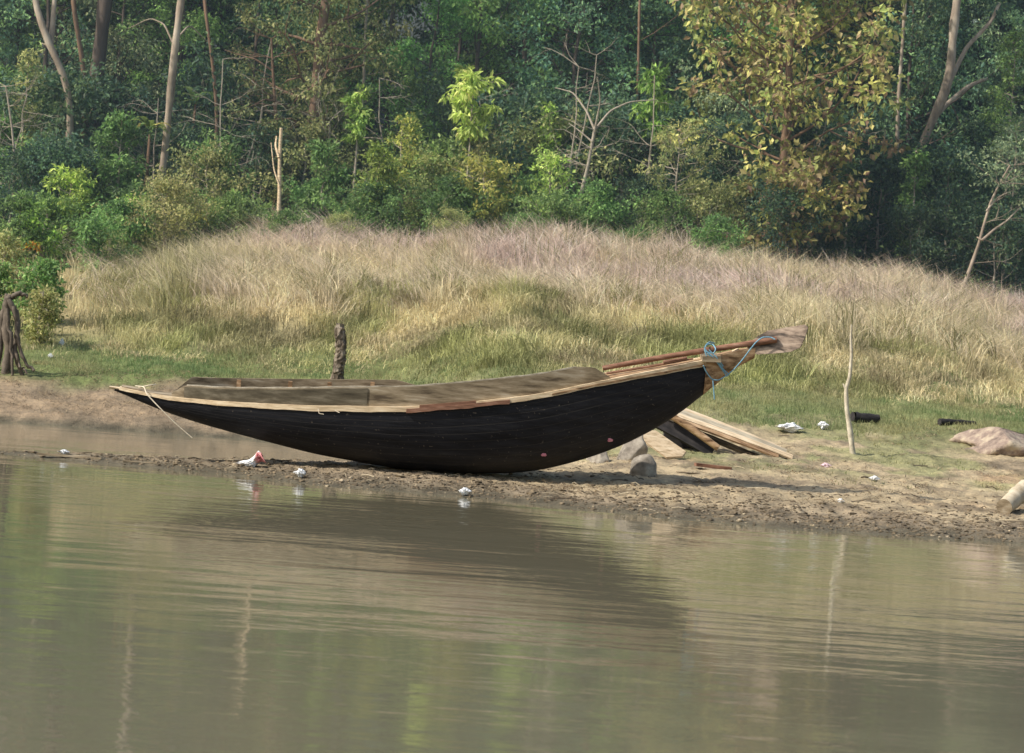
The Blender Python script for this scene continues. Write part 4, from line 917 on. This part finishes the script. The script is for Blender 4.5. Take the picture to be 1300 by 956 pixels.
# ------------------------------------------------------------------ rocks, planks, logs, rubbish
def rock(name, px0, px1, pyb, pyt, mat, label, depth=.7, cut=(.55, .82), seed=0, D=None, flat=0, rough=.25, cat='rock', sub=4, skew=0):
    if D is None: D = G((px0 + px1) / 2, pyb).y
    a = P(px0, pyb, D); b_ = P(px1, pyb, D); t_ = P((px0 + px1) / 2, pyt, D); c0 = (a + b_) / 2; hw_ = (b_[0] - a[0]) / 2; hz = t_[2] - c0[2]
    V, Fa = ico(sub); s0 = seed * 13.7
    nz_ = fbm(V[:, 0] * 1.3 + s0, V[:, 1] * 1.3 + V[:, 2] * 1.7, seed, 4); V = V * (1 + rough * nz_[:, None])
    rs = np.random.default_rng(seed + 40)
    for _ in range(16):
        nn_ = rs.standard_normal(3); nn_ /= np.linalg.norm(nn_); h_ = rs.uniform(*cut); dd_ = V @ nn_ - h_; V = V - np.maximum(dd_, 0)[:, None] * nn_
    V = V * (1 + .05 * fbm(V[:, 0] * 6, V[:, 1] * 6 + V[:, 2] * 5, seed, 3)[:, None])
    V[:, 2] = np.maximum(V[:, 2], -.12 + .05 * V[:, 0])
    if flat: V[:, 2] = np.minimum(V[:, 2], flat)
    V[:, 0] += skew * V[:, 2]
    V[:, :2] /= np.abs(V[:, :2]).max(0)
    V = V * np.array([hw_, hw_ * depth, hz * .5 / (V[:, 2].max() - 0) * 1.0])
    V[:, 2] = (V[:, 2] - V[:, 2].min()) / (V[:, 2].max() - V[:, 2].min()) * (hz + .06) - .06
    g = c0[2]; o = link(name, mesh_np(name, V, Fa), mat, None, True); o.location = (c0[0], D + hw_ * depth * .3, g); return tag(o, label, cat)
rock('rock', 799, 837, 603, 576, M_rock, 'rounded grey rock in the shade just in front of the stern', .8, seed=1, rough=.12, skew=-.1, cut=(.78, .95))
rock('rock', 742, 776, 586, 570, M_rock, 'low brown rock tucked under the hull', .8, seed=2, rough=.4)
rock('rock', 772, 822, 584, 549, M_rock, 'pointed grey slab rock under the stern', .5, seed=3, rough=.3, skew=.35, cut=(.45, .7))
rock('boulder', 1210, 1345, 574, 543, M_rockred, 'large low pinkish boulder at the right edge', 1.3, seed=6, rough=.7, cut=(.62, .98))

def plankpx(p0, p1, D0, D1, wd, th, mat, label, name='plank', group=None, tiltv=(0, 0, 1), z_ok=True):
    a = P(*p0, D0); b_ = P(*p1, D1); ax = b_ - a; L = np.linalg.norm(ax); ax /= L
    tv = np.array(tiltv, float); sd = np.cross(ax, tv); sd /= np.linalg.norm(sd); nn_ = np.cross(sd, ax)
    m_ = MB(); nseg = 8; t_ = np.linspace(0, 1, nseg); V = []
    for k_, q in enumerate(t_):
        w2 = wd / 2 * (1 + random.uniform(-.04, .04)); c0 = ax * L * q + nn_ * .012 * math.sin(q * 3)
        V += [c0 - sd * w2 - nn_ * th / 2, c0 + sd * w2 - nn_ * th / 2, c0 + sd * w2 + nn_ * th / 2, c0 - sd * w2 + nn_ * th / 2]
    V = np.array(V); i = np.arange(nseg - 1) * 4; Q = np.concatenate([np.stack([i + k_, i + 4 + k_, i + 4 + (k_ + 1) % 4, i + (k_ + 1) % 4], -1) for k_ in range(4)])
    m_.add(V, Q); m_.add(V[:4], [[0, 1, 2, 3]]); m_.add(V[-4:], [[3, 2, 1, 0]])
    # local axes: put x along the plank so the grain follows it
    R = np.stack([ax, sd, nn_], 1); VV, FF, CC = m_.arrays(); me_ = mesh_np(name, VV @ R, FF, CC)
    o = link(name, me_, mat); o.matrix_world = Matrix.Translation(Vector(a)) @ Matrix([[*R[0], 0], [*R[1], 0], [*R[2], 0], [0, 0, 0, 1]])
    return tag(o, label, 'plank', group)
gD = G(1003, 581).y; TD = gD
tv = (.25, -.5, .85)
plankpx((856, 516), (991, 570), TD + .25, TD + .25, .13, .028, M_pale, 'topmost narrow pale plank of the leaning stack', tiltv=tv)
plankpx((853, 519.5), (998, 574), TD + .05, TD + .05, .14, .028, noisy('grey_plank', [(.35, (.25, .21, .15)), (.6, (.50, .44, .33))], 3, (.8, 6, 9), bump=.3), 'second pale plank from the top of the leaning stack', tiltv=tv)
plankpx((848, 523), (1006, 581), TD - .1, TD - .1, .13, .028, M_pale, 'pale new plank reaching furthest right in the leaning stack', tiltv=tv)
plankpx((846, 528), (988, 580), TD - .2, TD - .2, .10, .03, M_brown, 'brown plank low in the leaning stack', tiltv=tv)
plankpx((842, 533), (962, 581), TD - .1, TD - .05, .12, .05, M_plankdk, 'dark plank at the bottom of the leaning stack', tiltv=tv)
plankpx((833, 534), (905, 574), TD - .2, TD - .3, .22, .06, M_char, 'blackish weathered board left of the leaning stack', tiltv=(.2, -.9, .4))
tb = MB(); S = np.array([P(843, 522, TD - .35), P(875, 542, TD - .4), P(912, 569, TD - .45)]); tb.tube(S - S[0], [.05, .062, .055], 9)
o = tb.build('brown_pole', M_brown, None, True); o.location = S[0]; tag(o, 'round brown pole leaning in front of the plank stack', 'pole')
blk = MB(); c0 = P(862, 549, TD + .2); g = gz(c0[0], c0[1]); blk.box((0, 0, 0), (.5, .3, max(.2, c0[2] + .1 - g))); o = blk.build('support_block', M_char)
o.location = (c0[0], c0[1], g + max(.2, c0[2] + .1 - g) / 2 - .02); tag(o, 'dark timber block holding up the plank stack', 'block')
# broad pale board leaning
BDb = G(855, 582).y; q = np.array([P(803, 548, BDb), P(832, 546, BDb + .12), P(871, 573, BDb + .1), P(866, 579, BDb), P(846, 580, BDb - .06)]); nrm = np.array([.1, .35, -.9]); nrm /= np.linalg.norm(nrm)
m_ = MB(); V = np.vstack([q, q + nrm * .035]) - q[0]; m_.add(V[:5], [[0, 1, 2], [0, 2, 3], [0, 3, 4]]); m_.add(V[5:], [[0, 2, 1], [0, 3, 2], [0, 4, 3]]); m_.add(V, [[i_, (i_ + 1) % 5, 5 + (i_ + 1) % 5, 5 + i_] for i_ in range(5)])
o = m_.build('board', M_pale); o.location = q[0]; tag(o, 'broad pale board tilted against the rock under the stern', 'board')
def flatpiece(px, py, L, wd, th, rz, mat, label, name='plank', cat='plank', lift=.0, ti=0):
    g = G(px, py); m_ = MB(); n_ = 6; V = []
    for k_ in range(n_):
        t_ = k_ / (n_ - 1) - .5; w2 = wd / 2 * random.uniform(.75, 1.05)
        V += [[t_ * L, -w2, -th / 2], [t_ * L, w2, -th / 2], [t_ * L, w2, th / 2], [t_ * L, -w2, th / 2]]
    V = np.array(V); i = np.arange(n_ - 1) * 4; m_.add(V, np.concatenate([np.stack([i + k_, i + 4 + k_, i + 4 + (k_ + 1) % 4, i + (k_ + 1) % 4], -1) for k_ in range(4)])); m_.add(V[:4], [[0, 1, 2, 3]]); m_.add(V[-4:], [[3, 2, 1, 0]])
    o = m_.build(name, mat); o.location = (g.x, g.y, gz(g.x, g.y) + th / 2 + lift); o.rotation_euler = (0, ti, rz); return tag(o, label, cat)
flatpiece(905, 596, .56, .22, .05, .1, M_red, 'short dark brown offcut lying right of the rounded rock', lift=.03, ti=.05)
flatpiece(888, 601, .7, .2, .02, .2, M_plank, 'thin grey board lying flat in the shadow of the stern')
flatpiece(1160, 592, .5, .06, .02, .4, M_plank, 'thin grey stick lying on the flat ground left of the log', 'stick', 'stick')
flatpiece(88, 582, .95, .07, .03, -.12, M_plank, 'long thin weathered stick at the tip of the spit', 'stick', 'stick', .01)
flatpiece(178, 588, .5, .05, .02, -.05, M_plank, 'thin pale stick at the water edge near the spit tip', 'stick', 'stick', .01)
flatpiece(528, 591, .5, .05, .02, -.05, M_pale, 'short pale sliver of wood in front of the hull', 'stick', 'stick', .02)
def log(p0, p1, D0, r1, r2, mat, label, cat='log', endmat=None, dz=0, dd=0):
    a = P(*p0, D0); b_ = P(*p1, D0 + dd); a[2] = gz(a[0], a[1]) + r1 * .8; b_[2] = gz(b_[0], b_[1]) + r2 * .8 + dz
    e = empty('log', a, label, cat); tb = MB(); n_ = 12; S = np.linspace(0, 1, n_)[:, None] * (b_ - a) + rng.normal(0, r1 * .04, (n_, 3)); tb.tube(S, np.linspace(r1, r2, n_) * rng.uniform(.94, 1.06, n_), 12, cap=False); tb.build('bark', mat, e, True)
    ax = (b_ - a) / np.linalg.norm(b_ - a); c_ = MB(); s_ = np.cross(ax, [0, 0, 1]); s_ /= np.linalg.norm(s_); u_ = np.cross(s_, ax); an = np.linspace(0, 6.283, 14, endpoint=False)
    for cc, rr_, sg in ((S[0], r1, -1), (S[-1], r2, 1)):
        ring = cc + rr_ * .97 * (np.cos(an)[:, None] * s_ + np.sin(an)[:, None] * u_) + ax * sg * .01; c_ = MB(); c_.add(np.vstack([ring, cc + ax * sg * .014]), [[i_, (i_ + 1) % 14, 14] for i_ in range(14)]); c_.build('cut_end', endmat or mat, e)
    return e
lg = G(1274, 652); M_logpale = noisy('pale_log', [(.3, (.34, .27, .18)), (.7, (.62, .55, .42))], 5, (1, 1, 1), bump=.4)
log((1276, 645), (1303, 622), lg.y, .125, .14, M_logpale, 'short pale sawn log lying at the right edge of the shore', endmat=M_plank, dd=.8, dz=.20)
d1 = G(1100, 538).y; log((1082, 534), (1114, 533), d1, .10, .09, M_char, 'blackened log in the grass just right of the crooked pole', dd=.2)
d1 = G(1215, 541).y; log((1193, 538), (1238, 535), d1, .065, .035, M_char, 'dark thin log at the grass edge above the pinkish boulder', dd=.4)

def bag(px0, px1, pyb, pyt, mat, label, seed, depth=.6, name='plastic_bag', cat='plastic bag', peak=.0, D=None):
    D = D or G((px0 + px1) / 2, pyb).y; a = P(px0, pyb, D); b_ = P(px1, pyb, D); t_ = P((px0 + px1) / 2, pyt, D); V, Fa = ico(4)
    f_ = np.abs(fbm(V[:, 0] * 2.2 + seed, V[:, 2] * 2.2 + V[:, 1] * 1.5, seed, 4)); f2 = fbm(V[:, 0] * 5 + seed, V[:, 1] * 5 + V[:, 2] * 3, seed + 5, 2)
    V = V * (1 - .75 * f_[:, None] + .45 * f2[:, None]); V[:, 2] *= 1 - .6 * sstep(.2, .9, np.abs(V[:, 0])); hx = (b_[0] - a[0]) / 2; hz = t_[2] - (a[2] + b_[2]) / 2
    V[:, 2] = (V[:, 2] - V[:, 2].min()) / (V[:, 2].max() - V[:, 2].min())
    if peak: V[:, 2] *= (.35 + .65 * np.exp(-((V[:, 0] - peak) / .4) ** 2))
    V = V * np.array([hx / abs(V[:, 0]).max(), hx * depth, hz + .02]); c0 = (a + b_) / 2
    cv = np.where((V[:, :1] > .06) & (V[:, 2:] > hz * .3) & (V[:, 2:] < hz * .9), np.array([[.85, .36, .36]]), np.array([[.97, .97, .97]]))
    o = link(name, mesh_np(name, V, Fa, cv), mat, None, False); o.location = (c0[0], D, gz(c0[0], D) - .005); return tag(o, label, cat)
bag(296, 342, 587, 564, M_bagred, 'crumpled white and red plastic bag on the spit left of the boat', 3, peak=.5, D=41.75)
bag(371, 391, 607, 597, M_bag, 'small white plastic scrap at the water edge below the bow', 5)
bag(580, 599, 629, 620, M_bag, 'small white plastic scrap at the water edge in front of the hull', 6)
bag(982, 1022, 549, 537, M_bag, 'long crumpled white plastic bag in the grass left of the crooked pole', 7)
bag(1036, 1053, 546, 536, M_bag, 'small white bag between the long white bag and the crooked pole', 8)
bag(1040, 1057, 592, 586, M_pink, 'pinkish plastic scrap on the flat ground near the pole foot', 9)
bag(1102, 1118, 611, 605, M_bag, 'white scrap on the flat ground right of the stern shadow', 10)
bag(1060, 1073, 638, 633, M_bag, 'tiny white scrap on the mud right of the shadow tip', 11)
bag(72, 90, 578, 573, M_bag, 'flat white scrap at the tip of the spit', 12)
bag(74, 82, 440, 430, M_bag, 'tiny white scrap in the grass at the lower left slope', 13)
bag(60, 68, 455, 448, M_bag, 'tiny white scrap near the dead stump roots', 14)
print('objects', len(bpy.data.objects))
